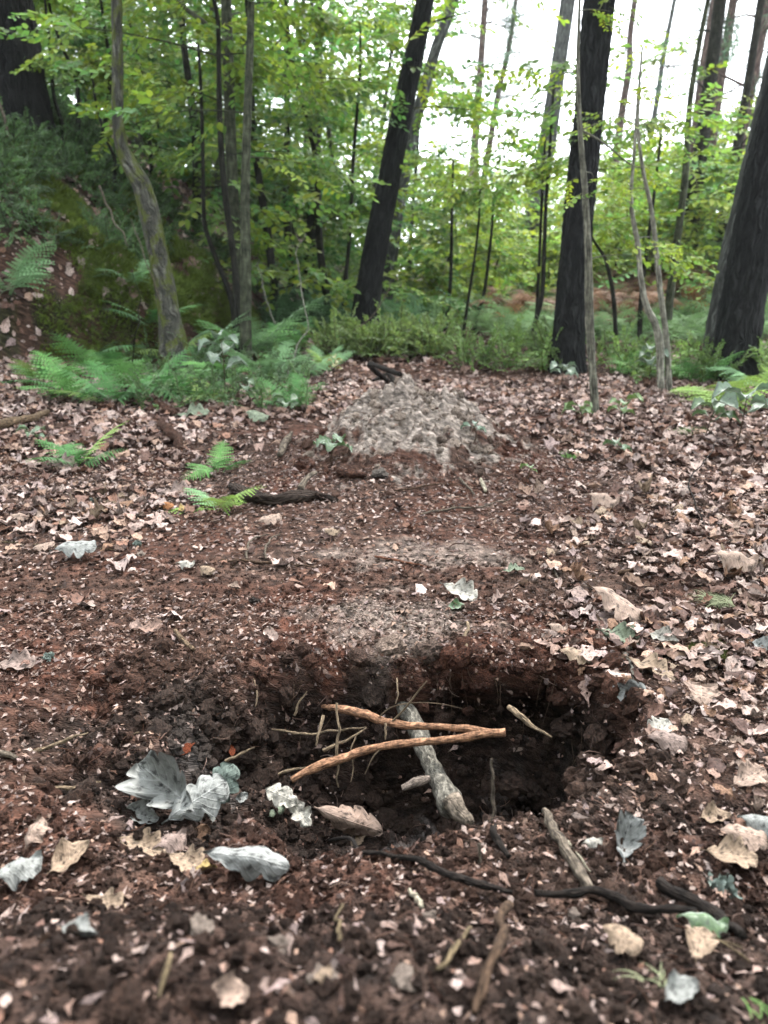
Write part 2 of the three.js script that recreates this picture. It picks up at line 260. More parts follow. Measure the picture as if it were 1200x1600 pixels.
function clod(seed, flat = 0.8) { const g = new THREE.IcosahedronGeometry(1, 1), p = g.attributes.position, r = rng(seed), m = new Map(); for (let i = 0; i < p.count; i++) { const k = [p.getX(i), p.getY(i), p.getZ(i)].map(v => v.toFixed(3)).join(); if (!m.has(k)) m.set(k, 0.45 + 0.8 * r()); const s = m.get(k); p.setXYZ(i, p.getX(i) * s, p.getY(i) * s * flat, p.getZ(i) * s); } g.computeVertexNormals(); return g; }

// ---------------------------------------------------------------- scattering on the ground
const UPV = V(0, 1, 0);
function lay(x, z, { tilt = 0.3, lift = 0.002, s = 1, sy = null, yaw = null, r = R, along = 1 } = {}) {
  const nn = nrm(x, z).lerp(UPV, 1 - along).normalize(); const q = new THREE.Quaternion().setFromUnitVectors(UPV, nn);
  q.multiply(new THREE.Quaternion().setFromEuler(new THREE.Euler(rr(-tilt, tilt, r), yaw ?? rr(0, 6.283, r), rr(-tilt, tilt, r), 'YXZ')));
  return new THREE.Matrix4().compose(V(x, height(x, z) + lift, z), q, V(s, sy ?? s, s));
}
// share of the ground covered by fallen leaves
function litter(x, Z) {
  const n = fbm(x * 1.6 + 11, Z * 1.6, 3);
  const right = sstep(0.26, 0.62, x - 0.10 * (Z - 1) + 0.3 * n), left = sstep(-0.28, -0.75, x + 0.06 * Z + 0.3 * n) * sstep(1.5, 2.1, Z), far = sstep(3.0, 3.6, Z + 0.3 * n);
  let v = Math.max(right, left, far); v *= 1 - 0.95 * sstep(0.10, 0.26, moundT(x, Z)); v *= 1 - 0.55 * sstep(0.5, 0.15, Math.abs(x - 0.45 - 0.1 * n)) * sstep(1.2, 1.5, Z) * sstep(2.6, 2.2, Z);
  return v;
}
const PAL = [[0.42, 0.35, 0.315], [0.52, 0.46, 0.43], [0.34, 0.265, 0.23], [0.27, 0.20, 0.165], [0.40, 0.33, 0.295], [0.19, 0.125, 0.10], [0.13, 0.085, 0.07], [0.46, 0.40, 0.36], [0.085, 0.058, 0.05], [0.24, 0.15, 0.11], [0.36, 0.27, 0.21], [0.30, 0.25, 0.24]];
const palette = (r, dark = 0) => { const c = PAL[Math.floor(Math.pow(r(), 1 - 0.0) * PAL.length)], k = rr(0.5, 1.0, r) * (1 - dark); return RGB(c[0] * k * 1.05, c[1] * k * 0.96, c[2] * k * 1.0); };
const oakLow = [0, 1, 2, 3].map(i => leafGeo({ len: 0.085, wid: 0.048, lobes: 3.5, depth: 0.5, n: 12, across: 2, cup: [0.22, -0.25, 0.6, 0.1][i], bend: [0.06, -0.08, 0.15, -0.1][i], wave: 0.13, seed: 3 + i, stalk: 0.1 }));
const ovateLow = [0, 1, 2].map(i => leafGeo({ len: 0.062, wid: 0.036, lobes: 1, depth: 0, n: 7, across: 2, cup: [0.3, -0.3, 0.7][i], bend: [0.08, -0.1, 0.18][i], wave: 0.12, seed: 13 + i, stalk: 0.08, peak: 0.48 }));
const scrap = [0, 1, 2, 3].map(i => { const r = rng(50 + i), pos = [0, 0.0012, 0], uv = [0.5, 0.5], idx = [], n = 6; for (let k = 0; k < n; k++) { const a = k / n * 6.283 + rr(-0.3, 0.3, r), d = rr(0.3, 1, r) * 0.006, st = [1, 1.7, 1.2, 2.4][i]; pos.push(Math.cos(a) * d * st, rr(-0.0012, 0.002, r), Math.sin(a) * d); uv.push(0.5 + Math.cos(a) * 0.3, 0.5 + Math.sin(a) * 0.3); idx.push(0, 1 + (k + 1) % n, 1 + k); } return geoFrom(pos, idx, uv); });
const fibres = [0, 1, 2].map(i => tube([V(-0.012, 0, 0), V(0, [0.002, -0.001, 0.004][i], [0.002, -0.003, 0.001][i]), V(0.012, 0, 0)], [0.0005, 0.0007, 0.0004], { radial: 4, step: 0.008, cap: false }));
const lumps = [0, 1, 2].map(i => { const g = new THREE.IcosahedronGeometry(1, 3), p = g.attributes.position; for (let k = 0; k < p.count; k++) { const x = p.getX(k), y = p.getY(k), z = p.getZ(k), d = 0.85 + 0.35 * fbm(x * 1.7 + z + i * 9, y * 1.7 + z * 0.7, 3) + 0.16 * n2(x * 6 + z * 5 + i, y * 6 - z * 3); p.setXYZ(k, x * d, y * d * 0.75, z * d); } g.computeVertexNormals(); return g; });
const crumbs = [clod(1), clod(2, 0.7), clod(3, 0.9)];
{
  const r = rng(4242), lists = { oak: oakLow.map(() => []), ov: ovateLow.map(() => []), sc: scrap.map(() => []), fb: fibres.map(() => []), cr: crumbs.map(() => []), lu: lumps.map(() => []) };
  const put = (k, m, c) => lists[k][Math.floor(r() * lists[k].length)].push([m, c]);
  const band = (Z0, Z1, n, fn) => { for (let i = 0; i < n; i++) { const Z = mix(Z0, Z1, Math.pow(r(), 0.6)), x = rr(-1, 1, r) * (0.68 * Z + 0.35); fn(x, Z); } };
  // whole leaves
  const leafAt = (x, Z, k = 1) => { const p = litter(x, Z); if (r() > p * 1.0 + 0.02) return; if (Z < 1.4 && pitT(x, Z) > 0.15) return; const m = lay(x, -Z, { tilt: 0.24, lift: rr(0.001, 0.014, r), s: mix(0.45, 1.45, Math.pow(r(), 1.8)) * k, r }); put(r() < 0.6 ? 'oak' : 'ov', m, palette(r)); };
  band(0.6, 1.3, 2600, (x, Z) => leafAt(x, Z, 0.36)); band(1.0, 2.2, 6500, (x, Z) => leafAt(x, Z, 0.55)); band(2.2, 4.5, 16000, (x, Z) => leafAt(x, Z, 0.72)); band(4.5, 9, 15000, (x, Z) => leafAt(x, Z, 0.95)); band(9, 16, 4000, (x, Z) => leafAt(x, Z, 1.5));
  for (let i = 0; i < 2600; i++) { const Z = rr(3.6, 9, r), x = toeX(Z) - rr(0, 3, r); leafAt(x, Z, 1); }
  // scraps
  const scrapAt = (x, Z, s) => { const t = Z < 1.6 ? pitT(x, Z) : 0; if (r() < t * 0.6) return; if (r() < 0.93 * sstep(0.12, 0.4, moundT(x, Z))) return; const c = palette(r, 0.5 * (1 - litter(x, Z)) * r()); put('sc', lay(x, -Z, { tilt: 0.5, lift: rr(0.0005, 0.004, r), s: s * rr(0.5, 1.6, r), r }), c); };
  band(0.15, 1.4, 24000, (x, Z) => scrapAt(x, Z, 0.62)); band(1.4, 2.6, 27000, (x, Z) => scrapAt(x, Z, 0.85)); band(2.6, 5.5, 12000, (x, Z) => scrapAt(x, Z, 1.7));
  // soil crumbs
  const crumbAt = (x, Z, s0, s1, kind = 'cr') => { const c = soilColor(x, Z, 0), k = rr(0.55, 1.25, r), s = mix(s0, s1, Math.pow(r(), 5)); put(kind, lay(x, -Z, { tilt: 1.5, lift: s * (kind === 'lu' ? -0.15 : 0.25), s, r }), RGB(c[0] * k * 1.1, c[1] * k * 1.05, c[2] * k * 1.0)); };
  band(0.12, 0.75, 15000, (x, Z) => crumbAt(x, Z, 0.0014, 0.0085)); band(0.75, 1.6, 15000, (x, Z) => crumbAt(x, Z, 0.0013, 0.0065)); band(1.6, 3, 9000, (x, Z) => crumbAt(x, Z, 0.0022, 0.008));
  for (let i = 0; i < 3200; i++) { const x = rr(-0.45, 0.35, r), Z = rr(0.76, 1.14, r); crumbAt(x, Z, 0.0015, 0.012); }
  for (let i = 0; i < 420; i++) { const x = rr(-0.46, 0.4, r), Z = rr(0.98, 1.18, r); crumbAt(x, Z, 0.007, 0.034, 'lu'); }
  for (let i = 0; i < 260; i++) { const x = rr(0.18, 0.4, r), Z = rr(0.78, 1.1, r); crumbAt(x, Z, 0.006, 0.026, 'lu'); }
  for (let i = 0; i < 420; i++) { const Z = rr(0.2, 0.75, r), x = rr(-1, 1, r) * (0.68 * Z + 0.3); crumbAt(x, Z, 0.005, 0.02, 'lu'); }
  for (let i = 0; i < 300; i++) { const x = rr(-0.48, -0.1, r), Z = rr(0.78, 1.1, r); crumbAt(x, Z, 0.005, 0.022, 'lu'); }
  for (let i = 0; i < 900; i++) { const x = rr(-0.3, 0.5, r), Z = rr(2.15, 2.95, r); crumbAt(x, Z, 0.004, 0.026, 'lu'); }
  const fibreAt = (x, Z, s) => { const c = palette(r, 0.15); put('fb', lay(x, -Z, { tilt: 0.35, lift: rr(0.001, 0.004, r), s: s * rr(0.4, 1.4, r), r }), RGB(c.r * 1.05, c.g * 0.9, c.b * 0.8)); };
  band(0.2, 1.4, 4400, (x, Z) => { if (r() > pitT(x, Z) * 0.7) fibreAt(x, Z, 1); }); band(1.4, 3, 4200, (x, Z) => fibreAt(x, Z, 1.4));
  const names = { lu: ['soil_clods', 'lumpy clods of earth on the pit walls and the spoil heap', 'soil', M.crumb, lumps], fb: ['needle_litter', 'fine dry needles and stalks strewn over the soil', 'litter', M.crumb, fibres], oak: ['oak_leaf_litter', 'carpet of small dry oak leaves spread over the forest floor', 'leaf litter', M.litter, oakLow], ov: ['ovate_leaf_litter', 'carpet of small dry oval leaves spread over the forest floor', 'leaf litter', M.litter, ovateLow], sc: ['leaf_scrap_litter', 'crumbled brown leaf scraps scattered over the soil', 'leaf litter', M.litter, scrap], cr: ['soil_crumbs', 'loose brown soil crumbs strewn around the pit and path', 'soil', M.crumb, crumbs] };
  let tot = 0; for (const k in lists) lists[k].forEach((l, i) => { const [n, lab, cat, m, gs] = names[k]; tot += l.length; tag(instanced(n, gs[i], m, l), lab, cat, null, 'stuff'); });
  console.log('litter instances', tot);
}

// ---------------------------------------------------------------- foliage sprays shared by all crowns
function sprayGeo(seed, { n = 13, len = 0.34, leaf = 0.06, wide = 0.034, flat = 0.35 } = {}) {
  const r = rng(seed), pos = [], idx = [], col = [];
  const stem = t => V(t * len, -0.12 * len * t * t, 0.03 * len * Math.sin(t * 5 + seed));
  for (let i = 0; i < 5; i++) { const a = stem(i / 5), b = stem((i + 1) / 5), k = pos.length / 3, w = 0.0022; pos.push(a.x, a.y, a.z - w, a.x, a.y + w, a.z + w, b.x, b.y, b.z - w, b.x, b.y + w, b.z + w); for (let q = 0; q < 4; q++) col.push(0.5, 0.35, 0.25); idx.push(k, k + 1, k + 2, k + 1, k + 3, k + 2); }
  for (let i = 0; i < n; i++) {
    const t = 0.12 + 0.88 * i / (n - 1), base = stem(t), side = i === n - 1 ? 0 : (i % 2 ? 1 : -1), yaw = side * rr(0.6, 1.25, r), el = rr(-flat, flat * 0.6, r) - 0.12, roll = rr(-0.6, 0.6, r), l = leaf * rr(0.7, 1.2, r), w = wide * rr(0.8, 1.15, r) * 0.5;
    const q = new THREE.Quaternion().setFromEuler(new THREE.Euler(roll, yaw, el, 'YZX')), k = pos.length / 3, g = rr(0.75, 1.2, r), yl = rr(0.85, 1.25, r);
    for (const [x, y, z] of [[0.08 * l, 0, 0], [0.38 * l, 0.1 * w, w], [0.38 * l, 0.1 * w, -w], [0.42 * l, -0.28 * w, 0], [0.74 * l, 0.05 * w, 0.72 * w], [0.74 * l, 0.05 * w, -0.72 * w], [l, -0.3 * w, 0]]) { const v = V(x, y, z).applyQuaternion(q).add(base); pos.push(v.x, v.y, v.z); col.push(g * yl, g, g * 0.9); }
    idx.push(k, k + 1, k + 3, k, k + 3, k + 2, k + 3, k + 1, k + 4, k + 3, k + 5, k + 2, k + 3, k + 4, k + 6, k + 3, k + 6, k + 5);
  }
  return geoFrom(pos, idx, null, col);
}
const sprays = [sprayGeo(1), sprayGeo(2, { n: 15, len: 0.38 }), sprayGeo(3, { n: 11, leaf: 0.075, wide: 0.046, flat: 0.6 })];
const smallSpray = sprayGeo(9, { n: 15, len: 0.12, leaf: 0.02, wide: 0.013, flat: 0.9 });
const needleTuft = (() => { const r = rng(8), pos = [], idx = []; for (let i = 0; i < 42; i++) { const d = V(rr(-1, 1, r) + 0.5, rr(-0.5, 0.9, r), rr(-1, 1, r)).normalize(), b = V(rr(0, 0.3, r), rr(-0.03, 0.03, r), rr(-0.06, 0.06, r)), s = d.clone().cross(V(0.3, 1, 0.2)).normalize().multiplyScalar(0.004), t = b.clone().addScaledVector(d, rr(0.07, 0.13, r)), k = pos.length / 3; pos.push(b.x - s.x, b.y - s.y, b.z - s.z, b.x + s.x, b.y + s.y, b.z + s.z, t.x, t.y, t.z); idx.push(k, k + 1, k + 2); } return geoFrom(pos, idx); })();
const green = (r, warm = 0.5, k = 1) => { const v = rr(0.55, 1.3, r) * k, w = clamp(warm + rr(-0.4, 0.4, r)); return RGB(mix(0.045, 0.165, w) * v, mix(0.135, 0.225, w) * v, mix(0.040, 0.022, w) * v); };
// limbs and leafy sprays of a crown between two heights; everything in the tree's own frame
function leafy(root, trunkAt, o, r) {
  const { y0, y1, reach = 1.2, limbs = 8, per = 26, warm = 0.5, bright = 1, mat, rise = 0.35, limbR = 0.012, spray = 0, size = 1 } = o, list = [];
  for (let i = 0; i < limbs; i++) {
    const t = (i + r()) / limbs, y = mix(y0, y1, t), s = trunkAt(y), az = i * 2.4 + rr(-0.5, 0.5, r), L = reach * rr(0.55, 1.15, r) * mix(1, 0.6, t), up = rise * rr(0.3, 1.4, r);
    const dir = V(Math.cos(az), 0, Math.sin(az)), side = V(-dir.z, 0, dir.x), wob = rr(-0.3, 0.3, r);
    const at = u => s.clone().addScaledVector(dir, L * u).add(V(0, L * (up * u - 0.25 * u * u), 0)).addScaledVector(side, L * wob * Math.sin(u * 3));
    obj('limb', tube([0, 0.33, 0.66, 1].map(at), [limbR, limbR * 0.7, limbR * 0.45, limbR * 0.2], { radial: 5, step: 0.2 }), mat, root);
    for (let k = 0; k < per; k++) {
      const u = rr(0.18, 1.08, r), sp = (0.18 + 0.36 * u) * L, p = at(Math.min(u, 1)).addScaledVector(side, rr(-1, 1, r) * sp).add(V(0, rr(-0.5, 0.5, r) * sp * 0.55, 0)).addScaledVector(dir, rr(-0.1, 0.2, r) * L);
      const q = new THREE.Quaternion().setFromEuler(new THREE.Euler(rr(-0.5, 0.5, r), -az + rr(-1.3, 1.3, r), rr(-0.55, 0.25, r), 'YZX')), sc = rr(0.65, 1.25, r) * size;
      list.push([new THREE.Matrix4().compose(p, q, V(sc, sc, sc)), green(r, warm, bright)]);
    }
  }
  return instanced('crown', sprays[spray], M.leaf, list, root);
}
// a tree whose trunk follows points given bottom first; trunk, limbs, crown are its parts
function tree(name, label, group, pts, radii, mat, o = {}) {
  const r = rng(o.seed || 1), base = pts[0].clone(), root = thing(name, label, 'tree', base, group), loc = pts.map(p => p.clone().sub(base));
  obj('trunk', tube(loc, radii, { radial: 14, step: 0.06, uvw: 0.3, seed: o.seed || 1, ...o.trunk }), mat, root);
  const at = y => { for (let i = 1; i < loc.length; i++) if (y <= loc[i].y) return loc[i - 1].clone().lerp(loc[i], clamp((y - loc[i - 1].y) / (loc[i].y - loc[i - 1].y))); return loc[loc.length - 1].clone(); };
  for (const [name2, p, rad, m2] of o.extra || []) obj(name2, tube(p.map(q => q.clone().sub(base)), rad, { radial: 9, step: 0.06, uvw: 0.3, amp: o.trunk?.amp ? o.trunk.amp * 0.5 : 0 }), m2 || mat, root);
  if (o.crown) for (const c of [].concat(o.crown)) leafy(root, at, { mat, ...c }, r);
  if (o.needles) {
    const { y0, y1, reach, limbs, per, size = 1.6 } = o.needles, list = [];
    for (let i = 0; i < limbs; i++) {
      const y = mix(y0, y1, (i + r()) / limbs), s = at(y), az = i * 2.4 + r(), L = reach * rr(0.5, 1.1, r), dir = V(Math.cos(az), 0.1, Math.sin(az)), e = s.clone().addScaledVector(dir, L);
      obj('limb', tube([s, s.clone().lerp(e, 0.5).add(V(0, 0.12 * L, 0)), e], [0.02, 0.012, 0.006], { radial: 5, step: 0.3 }), mat, root);
      for (let k = 0; k < per; k++) { const p = s.clone().lerp(e, rr(0.35, 1.1, r)).add(V(rr(-1, 1, r), rr(-0.25, 0.4, r), rr(-1, 1, r)).multiplyScalar(0.3 * L)); const sc = size * rr(0.7, 1.3, r); list.push([new THREE.Matrix4().compose(p, new THREE.Quaternion().setFromEuler(new THREE.Euler(r() * 6, r() * 6, r() * 6)), V(sc, sc, sc)), RGB(rr(0.8, 1.3, r), rr(0.9, 1.3, r), rr(0.8, 1.2, r))]); }
    }
    instanced('crown', needleTuft, M.needle, list, root);
  }
  return root;
}
// photo trace (bottom first: px, py, width in px) at distance Z -> points and radii; the foot goes down into the ground, the top goes on for a while
function trace(tr, Z, { up = 2.5, dz = 0, sink = 0.08, taper = 0.8 } = {}) {
  const pts = [], rad = [];
  tr.forEach(([px, py, w], i) => { const p = P(px, py, Z + dz * i / (tr.length - 1)); pts.push(p); rad.push(w / 2 / pxScale(p)); });
  const b = pts[0], gy = height(b.x, b.z); pts.unshift(V(b.x - (pts[1].x - b.x) * 0.1, Math.min(gy, b.y) - sink, b.z)); rad.unshift(rad[0]);
  if (up > 0) { const n = pts.length, d = pts[n - 1].clone().sub(pts[n - 2]).normalize(); d.lerp(UPV, 0.3).normalize(); pts.push(pts[n - 1].clone().addScaledVector(d, up * 0.5), pts[n - 1].clone().addScaledVector(d.lerp(UPV, 0.4).normalize(), up)); rad.push(rad[n - 1] * (taper + 1) / 2, rad[n - 1] * taper * 0.8); }
  return [pts, rad];
}
const zOf = (px, py) => -G(px, py).z;
const top = pts => pts[pts.length - 1].y - pts[0].y;
{
  const T = (name, label, group, tr, Z, mat, o = {}) => { const [p, q] = trace(tr, Z, o.tr); const c = o.crownTop ? { y0: top(p) - 1.6, y1: top(p), reach: 1.7, limbs: 7, per: 30, ...o.crownTop } : null; return tree(name, label, group, p, q, mat, { ...o, crown: [...[].concat(o.crown || []), ...(c ? [c] : [])] }); };
  const zR = zOf(1140, 592), zB = zOf(887, 578), zC = Math.min(6.2, zOf(572, 538));
  console.log('tree depths', zR, zB, zC);
  T('pine_tree', 'massive black pine trunk on top of the mossy bank', null, [[28, 292, 150], [18, 230, 128], [8, 120, 112], [-6, 0, 106]], 6.1, M.pineDark, { seed: 11, trunk: { radial: 64, step: 0.03, amp: 0.035, freq: 26, flare: 0.25 }, tr: { up: 4 }, crownTop: { limbs: 8 } });
  T('crooked_tree', 'crooked mossy trunk with a sharp elbow rising from the bank foot', null, [[272, 545, 46], [262, 478, 34], [248, 400, 31], [234, 335, 31], [221, 290, 30], [205, 262, 26], [191, 232, 20], [185, 190, 18], [184, 120, 17], [183, 60, 17], [182, 0, 17]], 4.7, M.oakMoss, { seed: 12, trunk: { radial: 28, step: 0.02, amp: 0.0035, freq: 60, stretch: 0.1, knob: 0.16, flare: 0.3 }, tr: { up: 2.6 }, crownTop: { limbs: 7, reach: 1.5 } });
  T('slender_tree', 'smooth grey slender trunk standing straight behind the ferns', null, [[384, 532, 19], [384, 420, 17], [383, 300, 15], [387, 170, 13], [391, 60, 12], [392, 0, 11]], 5.0, M.beech, { seed: 13, trunk: { radial: 16, step: 0.03, knob: 0.06, flare: 0.15 }, crownTop: { limbs: 6, reach: 1.5 }, crown: [{ y0: 1.2, y1: 2.6, reach: 0.9, limbs: 5, per: 14, limbR: 0.006 }] });
  T('slender_tree', 'smooth olive grey trunk just behind the slender tree, with a limb to its side', null, [[376, 500, 18], [368, 380, 19], [363, 280, 18], [359, 180, 18], [356, 80, 17], [353, 0, 17]], 5.7, M.beech, { seed: 14, trunk: { radial: 16, step: 0.03, knob: 0.06 }, crownTop: { limbs: 6, reach: 1.6 }, crown: [{ y0: 1.8, y1: 3, reach: 1.3, limbs: 6, per: 18, limbR: 0.008 }],
    extra: [['limb', [[360, 82], [342, 62], [322, 38], [296, 18], [266, -8]].map(([x, y]) => P(x, y, 5.68)), [0.022, 0.02, 0.018, 0.015, 0.012]], ['limb', [[362, 140], [380, 128], [402, 100], [440, 60]].map(([x, y]) => P(x, y, 5.7)), [0.012, 0.01, 0.008, 0.005]]] });
  T('dark_sapling', 'thin dark stem touching the slender twin trunks', null, [[372, 470, 9], [362, 380, 10], [350, 290, 10], [344, 200, 9], [342, 110, 8], [340, 30, 7], [330, -20, 6]], 5.2, M.darkSap, { seed: 15, trunk: { radial: 8, step: 0.05 }, crown: [{ y0: 1.3, y1: 3.2, reach: 0.8, limbs: 6, per: 14, limbR: 0.005 }] });
  T('oak_tree', 'dark leaning oak trunk in the middle of the woodland edge', null, [[566, 548, 46], [572, 480, 42], [588, 380, 38], [606, 290, 36], [625, 190, 34], [645, 95, 32], [664, 0, 28]], zC, M.oakBark, { seed: 16, trunk: { radial: 44, step: 0.025, amp: 0.016, freq: 40, flare: 0.35 }, tr: { up: 3 }, crownTop: { limbs: 9, reach: 2.0 }, crown: [{ y0: 1.7, y1: 2.9, reach: 0.9, limbs: 6, per: 9, limbR: 0.008, warm: 0.75 }] });
  T('birch_tree', 'pale grey trunk crossing behind the leaning oak', null, [[600, 500, 20], [622, 330, 19], [650, 190, 18], [680, 80, 17], [712, -10, 16]], 8.5, M.pineGrey, { seed: 17, trunk: { radial: 14 }, tr: { up: 3 }, crownTop: { limbs: 6, reach: 2 } });
  T('oak_tree', 'tall black furrowed oak trunk at the edge of the leaf litter, beside a thin sapling', null, [[886, 592, 60], [888, 540, 52], [896, 440, 49], [907, 300, 47], [920, 180, 46], [930, 70, 48], [937, 0, 50]], zB, M.oakBark, { seed: 18, trunk: { radial: 52, step: 0.022, amp: 0.018, freq: 44, flare: 0.25 }, tr: { up: 3.5 }, crownTop: { limbs: 8, reach: 2 }, crown: [{ y0: 1.2, y1: 2.6, reach: 0.45, limbs: 6, per: 5, limbR: 0.004, warm: 0.7, size: 0.55 }] });
  T('oak_tree', 'thick dark furrowed trunk leaning out of the frame above a fern', null, [[1142, 602, 76], [1150, 540, 68], [1166, 440, 66], [1186, 330, 66], [1208, 220, 66], [1240, 90, 64], [1262, 0, 62]], zR, M.oakBark, { seed: 19, trunk: { radial: 56, step: 0.022, amp: 0.018, freq: 42, flare: 0.22 }, tr: { up: 3 }, crownTop: { limbs: 8, reach: 1.8 } });
  T('oak_tree', 'paler trunk pressed close behind the thick leaning one', null, [[1118, 580, 44], [1128, 500, 44], [1148, 400, 44], [1172, 300, 44], [1196, 200, 44], [1226, 60, 42]], zR + 0.45, M.pineGrey, { seed: 20, trunk: { radial: 30, step: 0.03, amp: 0.012, freq: 40 }, tr: { up: 3 } });
  T('sapling', 'thin grey sapling in front of the tall black oak', null, [[930, 652, 13], [926, 580, 12], [921, 500, 14], [919, 400, 12], [914, 300, 10], [906, 200, 8], [903, 100, 6], [905, 20, 5]], zOf(930, 650), M.greySap, { seed: 21, trunk: { radial: 9, step: 0.03, knob: 0.15 }, tr: { up: 0.6 }, crown: [{ y0: 0.7, y1: 1.9, reach: 0.4, limbs: 7, per: 5, limbR: 0.003, warm: 0.8, size: 0.5 }],
    extra: [['branch', [[911, 205], [925, 212], [955, 232], [985, 258], [1004, 262]].map(([x, y]) => P(x, y, 3.6)), [0.005, 0.005, 0.004, 0.003, 0.002]]] });
  T('sapling', 'pale crooked sapling with a kinked stem between the two big oaks', null, [[1034, 646, 11], [1032, 590, 12], [1030, 535, 13], [1024, 508, 11], [1010, 478, 10], [1002, 440, 9], [996, 380, 8], [986, 320, 7], [990, 250, 5]], 4.1, M.paleSap, { seed: 22, trunk: { radial: 9, step: 0.03, knob: 0.12 }, tr: { up: 0.5 }, crown: [{ y0: 0.9, y1: 1.7, reach: 0.35, limbs: 5, per: 6, limbR: 0.003, warm: 0.7, size: 0.5 }] });
  T('sapling', 'straight pale sapling beside the kinked one', null, [[1046, 640, 9], [1044, 570, 10], [1040, 520, 9], [1032, 460, 9], [1026, 400, 8], [1018, 330, 7], [1004, 262, 6]], 4.2, M.paleSap, { seed: 23, trunk: { radial: 9, step: 0.03, knob: 0.12 }, tr: { up: 0.4 }, crown: [{ y0: 0.9, y1: 1.6, reach: 0.35, limbs: 4, per: 6, limbR: 0.003, warm: 0.8, size: 0.5 }] });
  T('sapling', 'dark thin sapling to the near side of the pale saplings, rising past the sky', null, [[1040, 560, 13], [1046, 470, 13], [1056, 390, 12], [1070, 280, 11], [1078, 160, 9], [1094, 60, 8], [1108, -10, 7]], 6.2, M.beech, { seed: 24, trunk: { radial: 9 }, crown: [{ y0: 1.2, y1: 2.4, reach: 0.7, limbs: 5, per: 8, limbR: 0.004, warm: 0.7 }] });
  T('tree', 'dim dark trunk deep in the green thicket', null, [[478, 500, 17], [482, 440, 18], [486, 370, 17], [490, 310, 16], [494, 240, 15], [496, 140, 14], [498, 20, 12]], 9, M.darkSap, { seed: 25, trunk: { radial: 12, amp: 0.01 } });
  T('pine_tree', 'reddish slim pine on the bright sky, taller of the slim pair', 'slim far pines', [[728, 450, 14], [736, 320, 13], [744, 200, 12], [752, 90, 11], [758, 0, 10]], 17, M.pineRedHazed, { seed: 26, trunk: { radial: 10, step: 0.3 }, needles: { y0: 4.2, y1: 7.6, reach: 1.3, limbs: 9, per: 10 } });
  T('pine_tree', 'thin pinkish pine leaning beside the reddish slim pine', 'slim far pines', [[738, 460, 12], [752, 310, 11], [766, 220, 10], [778, 150, 9], [796, 70, 8], [806, 0, 7]], 18, M.pineRedHazed, { seed: 27, trunk: { radial: 10, step: 0.3 }, tr: { up: 1.5 }, needles: { y0: 4.0, y1: 6.6, reach: 1.1, limbs: 8, per: 9 } });
  T('pine_tree', 'pale grey forest trunk leaning just short of the tall black oak', null, [[815, 500, 24], [834, 340, 23], [850, 270, 23], [864, 180, 22], [876, 90, 21], [890, 0, 19]], 13, M.pineGrey, { seed: 28, trunk: { radial: 14, step: 0.2, amp: 0.01 }, needles: { y0: 5.0, y1: 7.2, reach: 1.4, limbs: 6, per: 9 } });
  T('pine_tree', 'thin grey trunk close before the pale grey leaning trunk', null, [[806, 490, 14], [828, 330, 13], [842, 250, 12], [852, 190, 11], [866, 100, 10], [880, 0, 9]], 14, M.pineGrey, { seed: 29, trunk: { radial: 10, step: 0.3 } });
  T('pine_tree', 'faint pinkish wavy trunk on the sky just past the tall black oak', null, [[945, 400, 14], [956, 300, 13], [964, 235, 13], [974, 160, 12], [984, 100, 11], [984, 60, 10], [992, 0, 9]], 15, M.pineRedHazed, { seed: 30, trunk: { radial: 10, step: 0.3 }, needles: { y0: 4.5, y1: 7, reach: 1.2, limbs: 6, per: 8 } });
  T('pine_tree', 'faintest slim trunk against the open white sky', null, [[1000, 380, 10], [1014, 235, 9], [1026, 160, 9], [1038, 80, 8], [1054, 0, 7]], 20, M.pineGrey, { seed: 31, trunk: { radial: 10, step: 0.3 }, needles: { y0: 5.5, y1: 8, reach: 1.2, limbs: 5, per: 6 } });
  T('pine_tree', 'reddish pine with a dark lower trunk at the edge of the open sky', null, [[1058, 500, 26], [1072, 400, 25], [1084, 300, 24], [1092, 200, 23], [1104, 100, 21], [1120, 0, 19]], 11, M.pineRedHazed, { seed: 32, trunk: { radial: 14, step: 0.2, amp: 0.01 }, needles: { y0: 4.0, y1: 6.5, reach: 1.5, limbs: 7, per: 10 } });
  T('pine_tree', 'slim brown pine second past the open sky', null, [[1080, 480, 18], [1096, 350, 17], [1108, 250, 16], [1122, 150, 15], [1136, 60, 14], [1146, 0, 13]], 13, M.pineRedHazed, { seed: 33, trunk: { radial: 12, step: 0.2 }, needles: { y0: 3.0, y1: 6.5, reach: 1.5, limbs: 8, per: 10 } });
  T('pine_tree', 'brown pine nearest the frame edge behind the thick leaning trunk', null, [[1100, 480, 22], [1128, 360, 21], [1146, 270, 20], [1164, 180, 18], [1182, 90, 17], [1200, 0, 16]], 10.5, M.pineRedHazed, { seed: 34, trunk: { radial: 12, step: 0.2, amp: 0.008 }, needles: { y0: 2.2, y1: 5.0, reach: 1.4, limbs: 9, per: 9 } });
  T('tree', 'dark low trunk half hidden by foliage behind the pale saplings', null, [[1068, 480, 26], [1076, 400, 25], [1082, 330, 24], [1094, 240, 22], [1110, 120, 20]], 8.2, M.darkSap, { seed: 35, trunk: { radial: 12, step: 0.1 }, crown: [{ y0: 1.5, y1: 3.5, reach: 1, limbs: 5, per: 8 }] });
  T('tree', 'dark twin stem peeping out beside the thick leaning trunk', null, [[1120, 440, 16], [1128, 380, 16], [1136, 320, 15], [1150, 240, 14], [1170, 120, 12]], 8.8, M.darkSap, { seed: 36, trunk: { radial: 12, step: 0.1 } });
